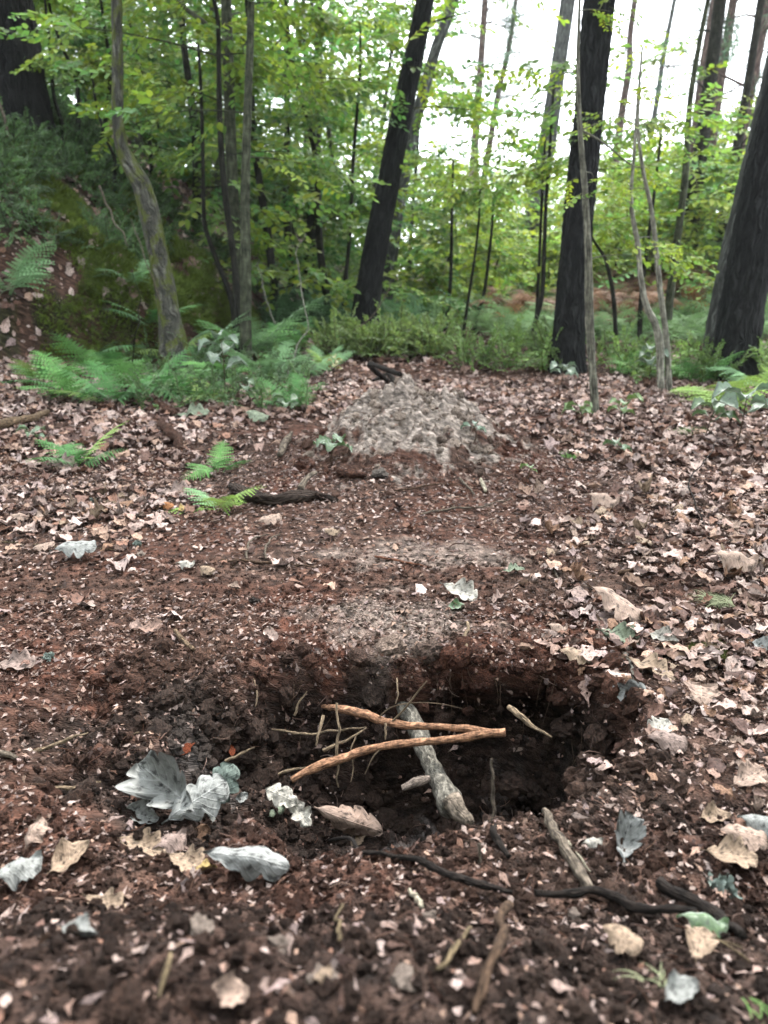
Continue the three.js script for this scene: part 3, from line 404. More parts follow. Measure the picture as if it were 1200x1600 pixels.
  // thin dark understorey stems the photo shows one by one
  const stems = [
    [[[828, 588, 8], [832, 545, 9], [836, 505, 8], [846, 470, 7], [850, 400, 7], [852, 340, 6], [858, 250, 5]], 5.6, 'thin dark wavy stem near the tall black oak, at the green verge'],
    [[[834, 560, 6], [838, 500, 6], [842, 420, 5], [846, 330, 5]], 6.0, 'straight dark twig-like stem beside the wavy one'],
    [[[964, 590, 7], [962, 520, 7], [958, 460, 7], [950, 420, 6], [944, 400, 5], [930, 380, 4]], 5.4, 'dark bent stem in front of the brown bracken patch'],
    [[[998, 570, 8], [1000, 500, 8], [1004, 440, 7], [1012, 380, 6], [1020, 320, 5]], 5.6, 'dark stem crossing the kinked pale sapling'],
    [[[120, 290, 8], [116, 240, 8], [122, 200, 7], [118, 120, 6], [100, 80, 5]], 6.4, 'black forked stem on the bank beside the massive pine'],
    [[[112, 288, 9], [106, 250, 8], [96, 190, 7], [84, 150, 6], [80, 100, 5]], 6.3, 'black curved stem on the bank close to the massive pine'],
    [[[150, 330, 9], [156, 240, 8], [166, 180, 7], [172, 110, 6], [160, 20, 5]], 6.6, 'dark stem on the bank crest behind the crooked tree'],
    [[[182, 350, 7], [178, 300, 7], [180, 250, 6], [168, 220, 5]], 6.2, 'short curved dark stem below the crooked elbow'],
    [[[362, 470, 9], [336, 400, 8], [320, 350, 7], [318, 300, 6], [316, 200, 6]], 5.6, 'dark stem slanting into the bank below the thicket'],
    [[[258, 400, 8], [240, 300, 7], [232, 200, 7], [222, 110, 6], [200, 20, 5]], 7.4, 'dark arching stem in the leaves past the crooked trunk'],
    [[[534, 520, 7], [540, 440, 7], [548, 350, 6], [552, 250, 6], [560, 150, 5]], 7.0, 'thin stem at the foot of the leaning oak'],
    [[[690, 555, 7], [698, 500, 6], [704, 440, 6], [706, 340, 5]], 7.6, 'thin stem in the bright gap past the leaning oak'],
    [[[740, 560, 7], [744, 500, 7], [756, 460, 6], [764, 400, 5]], 7.0, 'slanting dark stem at the grassy verge'],
    [[[720, 600, 5], [722, 540, 5], [730, 480, 5], [742, 400, 4]], 6.4, 'very thin upright stem at the end of the path'],
  ];
  stems.forEach(([tr, Z, label], i) => T('understorey_stem', label, 'thin understorey stems', tr, Z, M.darkSap, { seed: 60 + i, trunk: { radial: 7, step: 0.08, knob: 0.1 }, tr: { up: 0.5 }, crown: [{ y0: 0.7, y1: top(trace(tr, Z)[0]), reach: 0.55, limbs: 5, per: 9, limbR: 0.003, warm: 0.55 }] }));
}
// leafy young trees that fill the wood behind
{
  const r = rng(991); let n = 0;
  const spot = (px, Z, hgt, o = {}) => {
    const d = ray(px, 430), x = d.x / -d.z * Z, z = -Z, y = height(x, z), lean = rr(-0.15, 0.15, r), base = V(x, y - 0.05, z), sd = 300 + n++;
    const pts = [0, 0.25, 0.5, 0.75, 1].map(t => V(x + lean * hgt * t + 0.12 * n2(t * 3, sd * 1.7) * (t > 0), y - 0.05 + hgt * t, z + 0.12 * n2(sd * 1.3, t * 3) * (t > 0)));
    const w = 0.016 + 0.008 * hgt;
    tree(o.name || 'young_tree', o.label, o.group, pts, [w, w * 0.85, w * 0.65, w * 0.45, w * 0.2], pick([M.darkSap, M.beech, M.darkSap], r), { seed: sd, trunk: { radial: 7, step: 0.15, knob: 0.1 }, crown: [{ y0: hgt * (o.low ?? 0.12), y1: hgt * 0.97, reach: o.reach ?? 1.0, limbs: o.limbs ?? 14, per: o.per ?? 30, warm: o.warm ?? 0.45, bright: o.bright ?? 1, spray: Math.floor(r() * 3), limbR: 0.007, size: o.size ?? 1 }] });
  };
  const skyGap = 0.7, near = { label: 'leafy young tree in the thicket behind the ferns', group: 'leafy young trees of the near thicket' }, mid = { label: 'leafy young tree deep in the wood', group: 'leafy young trees deep in the wood' }, low = { name: 'leafy_bush', label: 'low yellowish green leafy bush under the open sky', group: 'low leafy bushes under the open sky' };
  for (const [px, Z, hh, label] of [[150, 9.4, 2.8, 'leafy young tree in the gap between the massive pine and the crooked trunk'], [240, 8.4, 3.4, 'leafy young tree just past the elbow of the crooked trunk'], [310, 7.2, 3.4, 'leafy young tree between the crooked trunk and the slender trunks'], [430, 6.6, 3.2, 'leafy young tree just past the slender trunks'], [520, 7.2, 3.2, 'leafy young tree just short of the leaning oak'], [455, 8.2, 3.8, 'taller leafy tree behind the one past the slender trunks'], [345, 8.6, 4, 'leafy tree straight behind the slender trunks'], [200, 9, 3.6, 'leafy young tree straight behind the crooked trunk'], [600, 8.6, 3.4, 'leafy young tree behind the leaning oak trunk'], [560, 10, 4.4, 'tall leafy tree deeper behind the leaning oak']]) spot(px, Z, hh, { ...near, label, limbs: 13, per: 20, reach: 0.95, low: 0.08, warm: rr(0.25, 0.6, r) });
  for (const [px, Z, hh] of [[110, 9.5, 1.5], [190, 10, 1.5], [270, 9.6, 1.6], [340, 10.2, 1.6], [410, 10, 1.5], [470, 9.4, 1.4], [150, 13, 2], [300, 13.5, 2.2], [430, 13, 2.2], [230, 15, 2.2]]) spot(px, Z, hh, { name: 'leafy_bush', label: 'low dark green bush on the crest behind the bank', group: 'low bushes behind the bank', limbs: 12, per: 24, reach: 1.1, low: 0.02, warm: rr(0.1, 0.4, r), size: 1.2 });
  for (const [px, Z, hh] of [[60, 11, 4.6], [170, 12, 5.2], [280, 11.5, 5.4], [390, 12.5, 5.6], [480, 11.5, 5.2], [570, 13, 5.2], [640, 12, 3.4], [120, 16, 6], [260, 17, 6.6], [400, 17, 6.6], [520, 17, 6.6], [620, 18, 5], [330, 22, 7.5], [180, 22, 7], [470, 23, 7.5], [590, 24, 6.5]]) spot(px, Z, hh, { ...mid, limbs: 15, per: 17, reach: 1.3 + Z * 0.02, size: 1 + Z * 0.03, low: 0.05, warm: rr(0.2, 0.6, r), bright: 1.1 });
  for (const [px, Z, hh] of [[690, 9, 1.9], [770, 9.5, 1.6], [850, 9.8, 1.5], [960, 8.6, 1.5], [1060, 8.8, 1.7], [1130, 8, 2.1], [720, 13, 2.6], [800, 13.5, 2.2], [900, 14, 2.3], [990, 13, 2.2], [1080, 13, 2.6], [1180, 12, 3.4], [680, 18, 4], [760, 19, 3.4], [850, 20, 3], [950, 19, 3], [1050, 20, 3.4], [1150, 19, 4.6], [700, 26, 5.4], [800, 27, 4.4], [900, 28, 4.2], [1000, 27, 4.2], [1100, 27, 5], [1200, 24, 6.5]]) spot(px, Z, hh * skyGap, { ...low, limbs: 12, per: 18, reach: 0.8 + Z * 0.035, size: 1 + Z * 0.03, low: 0.03, warm: rr(0.4, 0.8, r), bright: 1.15 });
}

// the wood goes on behind the viewer: it keeps the light from that side low
{
  const r = rng(4141); let i = 0;
  for (const [az, d, hgt] of [[100, 4.6, 6], [125, 5.6, 7], [148, 4.6, 6.5], [172, 5.4, 7], [196, 4.8, 6.5], [218, 5.6, 7], [242, 4.8, 6.5], [264, 5.0, 6]]) {
    const a = az * Math.PI / 180, x = Math.sin(a) * d, z = -Math.cos(a) * d, y = height(x, z), pts = [0, 0.3, 0.6, 1].map(t => V(x + 0.3 * n2(t * 2, az), y - 0.05 + hgt * t, z + 0.3 * n2(az, t * 2)));
    tree('leafy_tree', 'leafy tree of the wood closing in behind the viewer', 'trees behind the viewer', pts, [0.12, 0.1, 0.07, 0.03], M.oakBark, { seed: 900 + i++, trunk: { radial: 12, step: 0.15, amp: 0.01 }, crown: [{ y0: 0.5, y1: hgt, reach: 1.9, limbs: 20, per: 22, warm: 0.5, size: 2.2, limbR: 0.015 }] });
  }
}

// ---------------------------------------------------------------- ferns and low plants
function frondGeo(seed, { L = 0.4, pairs = 15, lobes = 6, wide = 0.3, arch = 0.5 } = {}) {
  const r = rng(seed), pos = [], idx = [], col = [];
  const ra = t => V(L * (t - 0.12 * arch * t * t), L * (0.75 * arch * t - 0.95 * arch * t * t), 0.04 * L * Math.sin(t * 2 + seed));
  const push = (v, g) => { pos.push(v.x, v.y, v.z); col.push(g, g, g * 0.95); return pos.length / 3 - 1; };
  for (let i = 0; i < 10; i++) { const a = ra(i / 10), b = ra((i + 1) / 10), w = 0.0022 * (1 - i / 12) * (L / 0.4), k = push(V(a.x, a.y, a.z - w), 0.9); push(V(a.x, a.y + w, a.z + w), 0.9); push(V(b.x, b.y, b.z - w), 0.9); push(V(b.x, b.y + w, b.z + w), 0.9); idx.push(k, k + 1, k + 2, k + 1, k + 3, k + 2); }
  for (let i = 0; i < pairs; i++) for (const s of [-1, 1]) {
    const t = 0.16 + 0.82 * i / pairs, b = ra(t), l = L * wide * Math.pow(Math.sin(Math.PI * Math.min(1, 0.25 + 0.78 * t)), 0.8) * rr(0.85, 1.1, r), fw = 0.35 + 0.35 * t, drop = rr(0.1, 0.4, r), g = rr(0.75, 1.2, r);
    const dir = V(fw, -drop * 0.5, s).normalize(), side = V(1, 0.1, -s * fw).normalize(), hw = l * 0.15;
    const c = u => b.clone().addScaledVector(dir, l * u).add(V(0, -drop * l * u * u * 0.6, 0));
    for (let k = 0; k < lobes; k++) { const u0 = k / lobes, u1 = (k + 1) / lobes, w = hw * (1 - u0 * 0.85), a0 = push(c(u0), g), a1 = push(c(u1), g), p = push(c(u0 + 0.75 / lobes).addScaledVector(side, w), g * 1.05), q = push(c(u0 + 0.75 / lobes).addScaledVector(side, -w), g * 0.95); idx.push(a0, p, a1, a0, a1, q); }
  }
  return geoFrom(pos, idx, null, col);
}
const fronds = [frondGeo(1, { L: 0.42 }), frondGeo(2, { L: 0.36, arch: 0.75 }), frondGeo(3, { L: 0.46, arch: 0.35, wide: 0.26 })];
const frondsLow = [frondGeo(5, { L: 0.45, pairs: 11, lobes: 3 }), frondGeo(6, { L: 0.4, pairs: 11, lobes: 3, arch: 0.8 })];
const fernMats = [[0.078, 0.18, 0.05], [0.046, 0.125, 0.036], [0.14, 0.22, 0.05], [0.11, 0.20, 0.095]].map(c => { const m = M.fern.clone(); m.color.setRGB(...c); return m; });
function fern(px, py, label, o = {}) {
  const { s = 1, n = 7, spread = 1, mat = 0, group = 'green ferns', seed = 1, up = 0.35, at = null } = o, r = rng(seed * 31 + 5), p = at || G(px, py), t = thing('fern', label, 'fern', p, group);
  for (let i = 0; i < n; i++) { const f = obj('frond', pick(fronds, r), fernMats[(mat + (r() < 0.25 ? 1 : 0)) % 4], t); f.rotation.set(rr(-0.3, 0.3, r), i / n * 6.283 + rr(-0.4, 0.4, r), up + rr(-0.15, 0.5, r), 'YZX'); f.scale.setScalar(s * rr(0.7, 1.15, r)); f.position.set(rr(-0.02, 0.02, r), -0.005, rr(-0.02, 0.02, r)); }
  return t;
}
[[110, 625, 'light green fern at the outer end of the fern patch, with drooping frond tips', 0.85, 7, 0], [180, 632, 'dark green fern between the outer ferns of the patch', 0.8, 7, 1], [235, 615, 'broad fern in the middle of the patch below the crooked trunk', 1.0, 8, 0], [300, 628, 'dense fern before the slender trunk', 0.95, 8, 1], [275, 560, 'upright fern right at the crooked trunk foot', 0.95, 7, 2], [340, 600, 'lush fern below the slender grey trunk', 0.9, 7, 0], [420, 600, 'tall arching fern reaching over the path side', 1.1, 7, 3], [395, 560, 'big upright bracken behind the slender trunk', 1.5, 6, 3], [160, 590, 'fern at the foot of the bank behind the patch', 0.9, 6, 0], [455, 640, 'small fern at the patch end nearest the spoil heap', 0.6, 6, 1], [60, 600, 'fern clump in the litter below the mossy bank', 0.7, 6, 1], [205, 475, 'pale fern hanging on the bank face', 0.9, 6, 3], [470, 588, 'arching fern at the patch end towards the leaning oak', 0.8, 7, 3], [505, 575, 'small pale fern nearest the foot of the leaning oak', 0.6, 6, 2], [440, 555, 'feathery fern behind the arching ferns at the patch end', 1.0, 7, 0], [310, 575, 'tall fern between the crooked trunk and the slender trunk', 1.1, 7, 3], [140, 560, 'dark fern under the mossy overhang of the bank', 0.9, 6, 1], [240, 520, 'fern leaning on the bank behind the crooked trunk', 0.9, 6, 0], [20, 470, 'pale fern high on the mossy bank at the frame edge', 1.1, 6, 3]]
  .forEach(([x, y, l, s, n, m], i) => fern(x, y, l, { s: s * 0.98, n: n + 1, mat: m, seed: 3 + i, group: 'ferns of the patch below the bank' }));
[[1130, 640, 'pale feathery fern below the thick leaning trunk', 0.95, 8, 2], [1185, 610, 'fern at the frame edge beside the thick leaning trunk', 1.0, 7, 2], [1090, 600, 'fern tucked behind the pale saplings', 0.9, 6, 0], [1000, 590, 'low fern between the tall black oak and the pale saplings', 0.8, 6, 0]].forEach(([x, y, l, s, n, m], i) => fern(x, y, l, { s, n, mat: m, seed: 43 + i, group: 'ferns under the big oaks' }));
[[345, 795, 'small green fern lying flat on the path beside the log', 0.42, 6, 2, 0.12], [340, 740, 'sparse little fern in the leaf litter above the flat fern', 0.42, 5, 0, 0.2], [125, 730, 'dark small fern drooping in the litter', 0.5, 6, 1, 0.3]].forEach(([x, y, l, s, n, m, up], i) => fern(x, y, l, { s, n, mat: m, seed: 63 + i, up, group: 'small ferns on the path' }));
// broad-leaved seedlings: stem and big leaves as parts
const seedLeaf = [leafGeo({ len: 0.09, wid: 0.055, lobes: 1, depth: 0, n: 14, across: 3, cup: 0.35, bend: -0.25, wave: 0.08, seed: 31, stalk: 0.18, peak: 0.5 }), leafGeo({ len: 0.11, wid: 0.06, lobes: 4, depth: 0.3, n: 22, across: 3, cup: 0.3, bend: -0.2, wave: 0.1, seed: 32, stalk: 0.14 })];
const gm = (r, g, b) => new THREE.MeshPhysicalMaterial({ color: RGB(r, g, b), map: leafTex, bumpMap: leafBump, bumpScale: 0.001, roughness: 1, transmission: 0.3, thickness: 0, clearcoat: 0.5, clearcoatRoughness: 0.38, side: THREE.DoubleSide });
M.gBright = gm(0.11, 0.20, 0.045); M.gMid = gm(0.065, 0.135, 0.045); M.gBlue = gm(0.085, 0.15, 0.09); M.gYellow = gm(0.22, 0.23, 0.04);
function seedling(px, py, label, o = {}) {
  const { s = 1, h = 0.14, n = 5, mat = M.gBright, shape = 0, seed = 1, p = G(px, py), group = 'broad-leaved seedlings' } = o, r = rng(seed * 77), t = thing('seedling', label, 'seedling', p, group), tip = V(rr(-0.02, 0.02, r), h, rr(-0.02, 0.02, r));
  obj('stem', tube([V(0, -0.01, 0), V(0.008, h * 0.5, 0.004), tip], [0.003, 0.0025, 0.0015], { radial: 6, step: 0.03 }), M.twigBrown, t);
  for (let i = 0; i < n; i++) { const l = obj('leaf', seedLeaf[shape], mat, t), a = i * 2.4 + rr(-0.4, 0.4, r), k = s * rr(0.7, 1.15, r), hh = h * (0.5 + 0.5 * (i + 1) / n); l.scale.setScalar(k); l.rotation.set(rr(-0.35, 0.35, r), a, rr(-0.25, 0.3, r), 'YZX'); l.position.set(tip.x * hh / h + Math.cos(a) * 0.045 * k, hh, tip.z * hh / h - Math.sin(a) * 0.045 * k); }
  return t;
}
seedling(905, 672, 'small bright green seedling at the foot of the thin grey sapling', { s: 0.8, h: 0.10, n: 6, seed: 1 });
seedling(965, 676, 'yellow green seedling with rounded leaves beside the thin grey sapling', { s: 0.95, h: 0.13, n: 6, seed: 2 });
seedling(1150, 700, 'broad-leaved plant with large pale leaves below the thick leaning trunk', { s: 1.6, h: 0.20, n: 6, mat: M.gBlue, seed: 3 });
seedling(1100, 690, 'leafy plant with a drooping grassy leaf near the large-leaved plant', { s: 1.15, h: 0.13, n: 5, mat: M.gMid, seed: 4 });
seedling(968, 718, 'tiny green seedling alone in the pale litter', { s: 0.6, h: 0.05, n: 4, mat: M.gMid, seed: 5 });
seedling(875, 608, 'pale green seedling at the foot of the tall black oak', { s: 1.1, h: 0.12, n: 6, mat: M.gBlue, seed: 6 });
seedling(820, 752, 'single tiny green sprout near the spoil heap', { s: 0.4, h: 0.04, n: 3, seed: 7 });
seedling(515, 722, 'low green sprig with dark leaves at the heap edge', { s: 0.62, h: 0.06, n: 6, mat: M.gMid, seed: 8, shape: 1 });
seedling(352, 640, 'tall dark-stemmed plant with pale bluish leaves in the fern patch', { s: 1.2, h: 0.34, n: 7, mat: M.gBlue, seed: 9 });
seedling(450, 655, 'green broad-leaved sprout before the fern patch end', { s: 0.8, h: 0.08, n: 5, mat: M.gMid, seed: 10 });
seedling(390, 640, 'leafy seedling between the last two ferns of the patch', { s: 0.8, h: 0.14, n: 7, mat: M.gMid, seed: 11 });
seedling(1010, 610, 'pale green plant between the tall black oak and the kinked sapling', { s: 1.1, h: 0.22, n: 8, mat: M.gBlue, seed: 12 });
seedling(60, 700, 'small green plant in the litter by the broken plank', { s: 0.6, h: 0.06, n: 5, mat: M.gMid, seed: 13 });
seedling(520, 600, 'yellowish seedling at the verge below the leaning oak', { s: 0.7, h: 0.14, n: 7, mat: M.gYellow, seed: 14 });
seedling(740, 690, 'faint small sprig in the litter behind the spoil heap', { s: 0.5, h: 0.05, n: 4, mat: M.gBlue, seed: 15 });
// undergrowth nobody could count: ferny carpet under the trees, grass, bank cover, moss
{
  const r = rng(555), bl = [[], []];
  const place = (x, Z, s, c) => bl[r() < 0.5 ? 0 : 1].push([lay(x, -Z, { tilt: 0.2, s, r, along: 0.4, lift: rr(0.0, 0.12, r) }).multiply(new THREE.Matrix4().makeRotationZ(rr(0.2, 0.9, r))), c]);
  for (let i = 0; i < 2600; i++) { const Z = rr(6.2, 13, r), x = rr(-0.35, 6, r); if (x / Z > 0.62) continue; if (Z < 7.0 + 0.6 * n2(x, 3) && x < 0.6) continue; if (fbm(x * 0.9 + 3, Z * 0.9, 2) < -0.18) continue; const k = rr(0.7, 1.3, r), dry = r() < 0.08; place(x, Z, rr(0.6, 1.2, r), dry ? RGB(0.20 * k, 0.10 * k, 0.045 * k) : RGB(0.10 * k, 0.165 * k, 0.07 * k)); }
  for (let i = 0; i < 900; i++) { const Z = rr(5.6, 7.6, r), x = rr(0.9, 4.6, r); const k = rr(0.7, 1.3, r); place(x, Z, rr(0.45, 0.8, r), RGB(0.085 * k, 0.15 * k, 0.06 * k)); }
  for (let i = 0; i < 1300; i++) { const Z = rr(6.4, 12, r), x = toeX(Z) + rr(-0.2, 1.3, r); const k = rr(0.6, 1.2, r); place(x, Z, rr(0.5, 1.1, r), RGB(0.06 * k, 0.125 * k, 0.055 * k)); }
  bl.forEach((l, i) => tag(instanced('fern_undergrowth', frondsLow[i], M.fern, l), 'carpet of ferns growing under the trees behind the clearing', 'undergrowth', null, 'stuff'));
  const dead = []; for (const [px, py, w, h, n] of [[790, 505, 45, 22, 300], [950, 500, 75, 34, 800], [1050, 470, 40, 26, 200]]) for (let i = 0; i < n; i++) { const p = G(px + rr(-w, w, r), py + rr(-h, h, r)); const k = rr(0.6, 1.3, r); dead.push([lay(p.x, p.z, { tilt: 0.6, s: rr(0.5, 0.9, r), r, lift: rr(0.05, 0.34, r) }), RGB(0.13 * k, 0.072 * k, 0.045 * k)]); }
  tag(instanced('dead_bracken', frondsLow[1], M.fern, dead), 'brown dead bracken lying on the far slope', 'undergrowth', null, 'stuff');
  // low leafy cover along the verge
  const vg = []; for (let i = 0; i < 1000; i++) { const px = rr(700, 1200, r), p = G(px, rr(552, 584, r) + (px > 980 ? 18 : 0)); if (fbm(p.x * 2.5, p.z * 2.5, 2) < -0.05) continue; const k = rr(0.6, 1.3, r); vg.push([lay(p.x, p.z, { tilt: 0.5, s: rr(0.8, 1.7, r), r, lift: rr(0.0, 0.12, r) }).multiply(new THREE.Matrix4().makeRotationZ(rr(0.3, 1.4, r))), RGB(0.085 * k, 0.16 * k, 0.045 * k)]); }
  for (let i = 0; i < 450; i++) { const px = rr(500, 700, r), p = G(px, rr(548, 566, r)); const k = rr(0.6, 1.3, r); vg.push([lay(p.x, p.z, { tilt: 0.5, s: rr(0.8, 1.9, r), r, lift: rr(0.0, 0.14, r) }).multiply(new THREE.Matrix4().makeRotationZ(rr(0.3, 1.4, r))), RGB(0.10 * k, 0.17 * k, 0.05 * k)]); }
  for (let i = 0; i < 330; i++) { const p = G(rr(210, 480, r), rr(560, 650, r)); const k = rr(0.5, 1.1, r); vg.push([lay(p.x, p.z, { tilt: 0.5, s: rr(0.6, 1.3, r), r, lift: rr(0.0, 0.08, r) }).multiply(new THREE.Matrix4().makeRotationZ(rr(0.3, 1.4, r))), RGB(0.06 * k, 0.125 * k, 0.045 * k)]); }
  tag(instanced('leafy_ground_cover', smallSpray, M.leaf, vg), 'low small-leaved green cover along the verge of the clearing', 'ground cover', null, 'stuff');
  // bilberry-like cover on the bank, below the pine
  const bb = []; for (let i = 0; i < 9500; i++) { const Z = rr(3.9, 7.2, r), x = toeX(Z) - rr(0.3, 2.8, r), f = fbm(x * 1.3 + 5, Z * 1.3, 2) + 0.5 * sstep(0.6, 1.2, toeX(Z) - x) ; if (f < 0.05) continue; const k = rr(0.45, 1.2, r); bb.push([lay(x, -Z, { tilt: 0.7, s: rr(0.7, 1.5, r), r, lift: rr(0.0, 0.09, r) }).multiply(new THREE.Matrix4().makeRotationZ(rr(0.3, 1.5, r))), RGB(0.058 * k, 0.125 * k, 0.045 * k)]); }
  tag(instanced('bank_shrub_cover', smallSpray, M.leaf, bb), 'dense low green shrub cover on the shoulder of the bank', 'ground cover', null, 'stuff');
  // moss: soft hanging tufts
  const mg = (() => { const pos = [], idx = [], q = rng(3); for (let i = 0; i < 26; i++) { const a = q() * 6.283, d = q() * 0.02, b = V(Math.cos(a) * d, 0, Math.sin(a) * d), t = b.clone().add(V(rr(-0.014, 0.014, q), rr(0.008, 0.022, q), rr(-0.014, 0.014, q))), k = pos.length / 3; pos.push(b.x - 0.0016, b.y, b.z, b.x + 0.0016, b.y, b.z + 0.001, t.x, t.y, t.z); idx.push(k, k + 1, k + 2); } return geoFrom(pos, idx); })();
  const ms = []; for (let i = 0; i < 14000; i++) { const Z = rr(3.3, 6.4, r), x = toeX(Z) - rr(-0.02, 1.3, r); if (fbm(x * 2 + 1, Z * 2, 3) < -0.1) continue; const k = rr(0.5, 1.25, r); ms.push([lay(x, -Z, { tilt: 0.5, s: rr(1.2, 3.4, r), r }), RGB(0.075 * k, 0.105 * k, 0.018 * k)]); }
  for (let i = 0; i < 260; i++) { const p = G(1105 + rr(-26, 26, r), 1020 + rr(-10, 10, r)); ms.push([lay(p.x, p.z, { tilt: 0.5, s: rr(0.25, 0.5, r), r }), RGB(0.06, 0.065, 0.02)]); }
  tag(instanced('moss', mg, M.moss, ms), 'olive green moss hanging over the steep bank face', 'moss', null, 'stuff');
}

// ---------------------------------------------------------------- single fallen leaves
const oakHi = [0, 1, 2].map(i => leafGeo({ len: 0.11, wid: 0.066, lobes: 3.6, depth: 0.46, n: 46, across: 4, cup: [0.35, -0.3, 0.9][i], bend: [0.12, -0.14, 0.3][i], wave: [0.10, 0.08, 0.16][i], seed: 71 + i, stalk: 0.1 }));
const ovHi = [0, 1].map(i => leafGeo({ len: 0.075, wid: 0.045, lobes: 1, depth: 0, n: 16, across: 3, cup: [0.5, -0.5][i], bend: [0.2, -0.2][i], wave: 0.14, seed: 81 + i, stalk: 0.1, peak: 0.48 }));
function leafAt(px, py, geo, mat, label, { s = 1, yaw = 0, pitch = 0, roll = 0, lift = 0.002, Z = null, name = 'fallen_leaf', group = 'large fallen leaves' } = {}) {
  const p = Z ? P(px, py, Z) : G(px, py), o = obj(name, geo, mat); tag(o, label, 'leaf', group);
  const q = new THREE.Quaternion().setFromUnitVectors(UPV, Z ? UPV : nrm(p.x, p.z, 0.02)).multiply(new THREE.Quaternion().setFromEuler(new THREE.Euler(roll, yaw, pitch, 'XZY')));
  o.quaternion.copy(q); o.position.copy(p).add(V(0, lift, 0)); o.scale.setScalar(s); return o;
}
{
  const H = oakHi, O = ovHi;
  // in and around the pit
  leafAt(275, 1232, H[2], M.lGrey, 'large cupped grey oak leaf with upturned lobes in the pit', { s: 1.05, yaw: 2.5, roll: 0.7, pitch: 0.1, lift: -0.01, Z: 0.875 });
  leafAt(305, 1245, H[1], M.lGrey, 'grey oak leaf overlapping the large cupped leaf', { s: 0.9, yaw: 0.6, roll: 0.75, pitch: -0.1, lift: -0.012, Z: 0.86 });
  leafAt(345, 1225, H[1], M.lTeal, 'dark grey green leaf standing up behind the cupped leaf', { s: 0.75, yaw: 1.1, roll: 1.0, pitch: 0.1, lift: -0.01, Z: 0.895 });
  leafAt(215, 1275, O[0], M.lGrey, 'small pale grey leaf beside the cupped leaf', { s: 0.75, yaw: 0.4, roll: 0.5 });
  leafAt(308, 1276, H[0], M.lGrey, 'crumpled grey leaf end below the cupped leaf', { s: 0.5, yaw: -0.3, roll: 0.6, lift: 0.004 });
  leafAt(376, 1250, O[0], M.lGrey, 'tiny pale curled leaf past the cupped leaf', { s: 0.32, yaw: 1, roll: 0.7, lift: 0.004 });
  const torn = [0, 1].map(i => leafGeo({ len: 0.07, wid: 0.045, lobes: 2.6, depth: 0.6, n: 24, across: 4, cup: [-0.15, 0.3][i], bend: [-0.1, 0.12][i], wave: 0.22, seed: 141 + i, stalk: 0.02, peak: 0.45 }));
  leafAt(441, 1240, torn[0], M.lWhite, 'bright white torn leaf standing at the pit edge', { s: 0.68, yaw: -0.4, roll: 0.8, lift: -0.005, Z: 0.835 });
  leafAt(470, 1268, torn[1], M.lWhite, 'white leaf with dark holes beside the torn one', { s: 0.62, yaw: -0.9, roll: 0.6, lift: -0.005, Z: 0.82 });
  leafAt(535, 1282, leafGeo({ len: 0.11, wid: 0.045, lobes: 4, depth: 0.45, n: 34, across: 4, cup: -0.9, bend: -0.12, wave: 0.12, seed: 91, stalk: 0.05 }), M.lPink, 'pinkish tan curled leaf with round lobes at the near pit edge', { s: 1.1, yaw: 0.12, roll: 0.8, lift: 0.01 });
  leafAt(430, 1270, O[1], M.lGreen, 'small yellowish green leaf below the white torn one', { s: 0.4, yaw: 0.8, roll: 0.6 });
  leafAt(555, 1312, O[0], M.lTan, 'tan leaf fallen below the pinkish curled leaf', { s: 0.5, yaw: 1.4, roll: 0.6 });
  leafAt(216, 1325, H[0], M.lTan, 'flat cream oak leaf on the near lip of the pit', { s: 0.6, yaw: 0.1, roll: 0.45 });
  leafAt(262, 1332, O[1], M.lMauve, 'narrow mauve brown leaf strip leaning on the lip', { s: 0.72, yaw: 1.0, roll: 0.3, pitch: 0.3 });
  leafAt(308, 1312, O[0], M.lBrown, 'upright brown leaf behind the cream leaves', { s: 0.55, yaw: 1.5, roll: 0.8 });
  leafAt(290, 1350, H[0], M.lTan, 'cream leaf with curled lobes beside the mauve strip', { s: 0.5, yaw: -0.5, roll: 0.5 });
  leafAt(320, 1362, O[0], M.lYellow, 'small amber leaf under the cream lobes', { s: 0.35, yaw: 0.3 });
  leafAt(388, 1358, leafGeo({ len: 0.11, wid: 0.04, lobes: 4, depth: 0.3, n: 30, across: 4, cup: -0.7, bend: -0.1, wave: 0.12, seed: 95, stalk: 0.04 }), M.lBlue, 'long pale bluish grey leaf on the near lip', { s: 0.85, yaw: -0.1, roll: 0.55, lift: 0.006 });
  // beside the pit, on the litter side
  leafAt(948, 966, H[1], M.lPink, 'large tan oak leaf with a long stalk, propped above the litter', { s: 1.1, yaw: -0.42, roll: 0.3, lift: 0.022 });
  leafAt(964, 1004, H[0], M.lGreen, 'pale green oak leaf below the propped tan one', { s: 0.8, yaw: -0.15, roll: 0.35, lift: 0.008 });
  leafAt(1010, 1052, H[0], M.lTan, 'ragged cream oak leaf next to a yellow bud', { s: 0.8, yaw: -0.35, roll: 0.3, lift: 0.006 });
  leafAt(1093, 1096, leafGeo({ len: 0.085, wid: 0.085, lobes: 2.5, depth: 0.4, n: 34, across: 5, cup: 0.25, bend: -0.15, wave: 0.08, seed: 97, stalk: 0.12, peak: 0.45 }), M.lPink, 'wide pointed cream leaf lying alone on dark litter', { s: 0.62, yaw: -1.9, roll: 0.25, lift: 0.012 });
  leafAt(1140, 896, O[1], M.lPink, 'smooth pinkish leaf arching above the grass tuft', { s: 1.35, yaw: -0.2, lift: 0.012 });
  leafAt(938, 796, O[1], M.lPink, 'pale leaf alone on the red soil beyond the propped leaf', { s: 1.25, yaw: -0.4, lift: 0.01 });
  leafAt(715, 932, H[0], M.lWhite, 'white oak leaf with a green leaf under it on the bare soil', { s: 0.75, yaw: -0.3, roll: 0.45, lift: 0.012 });
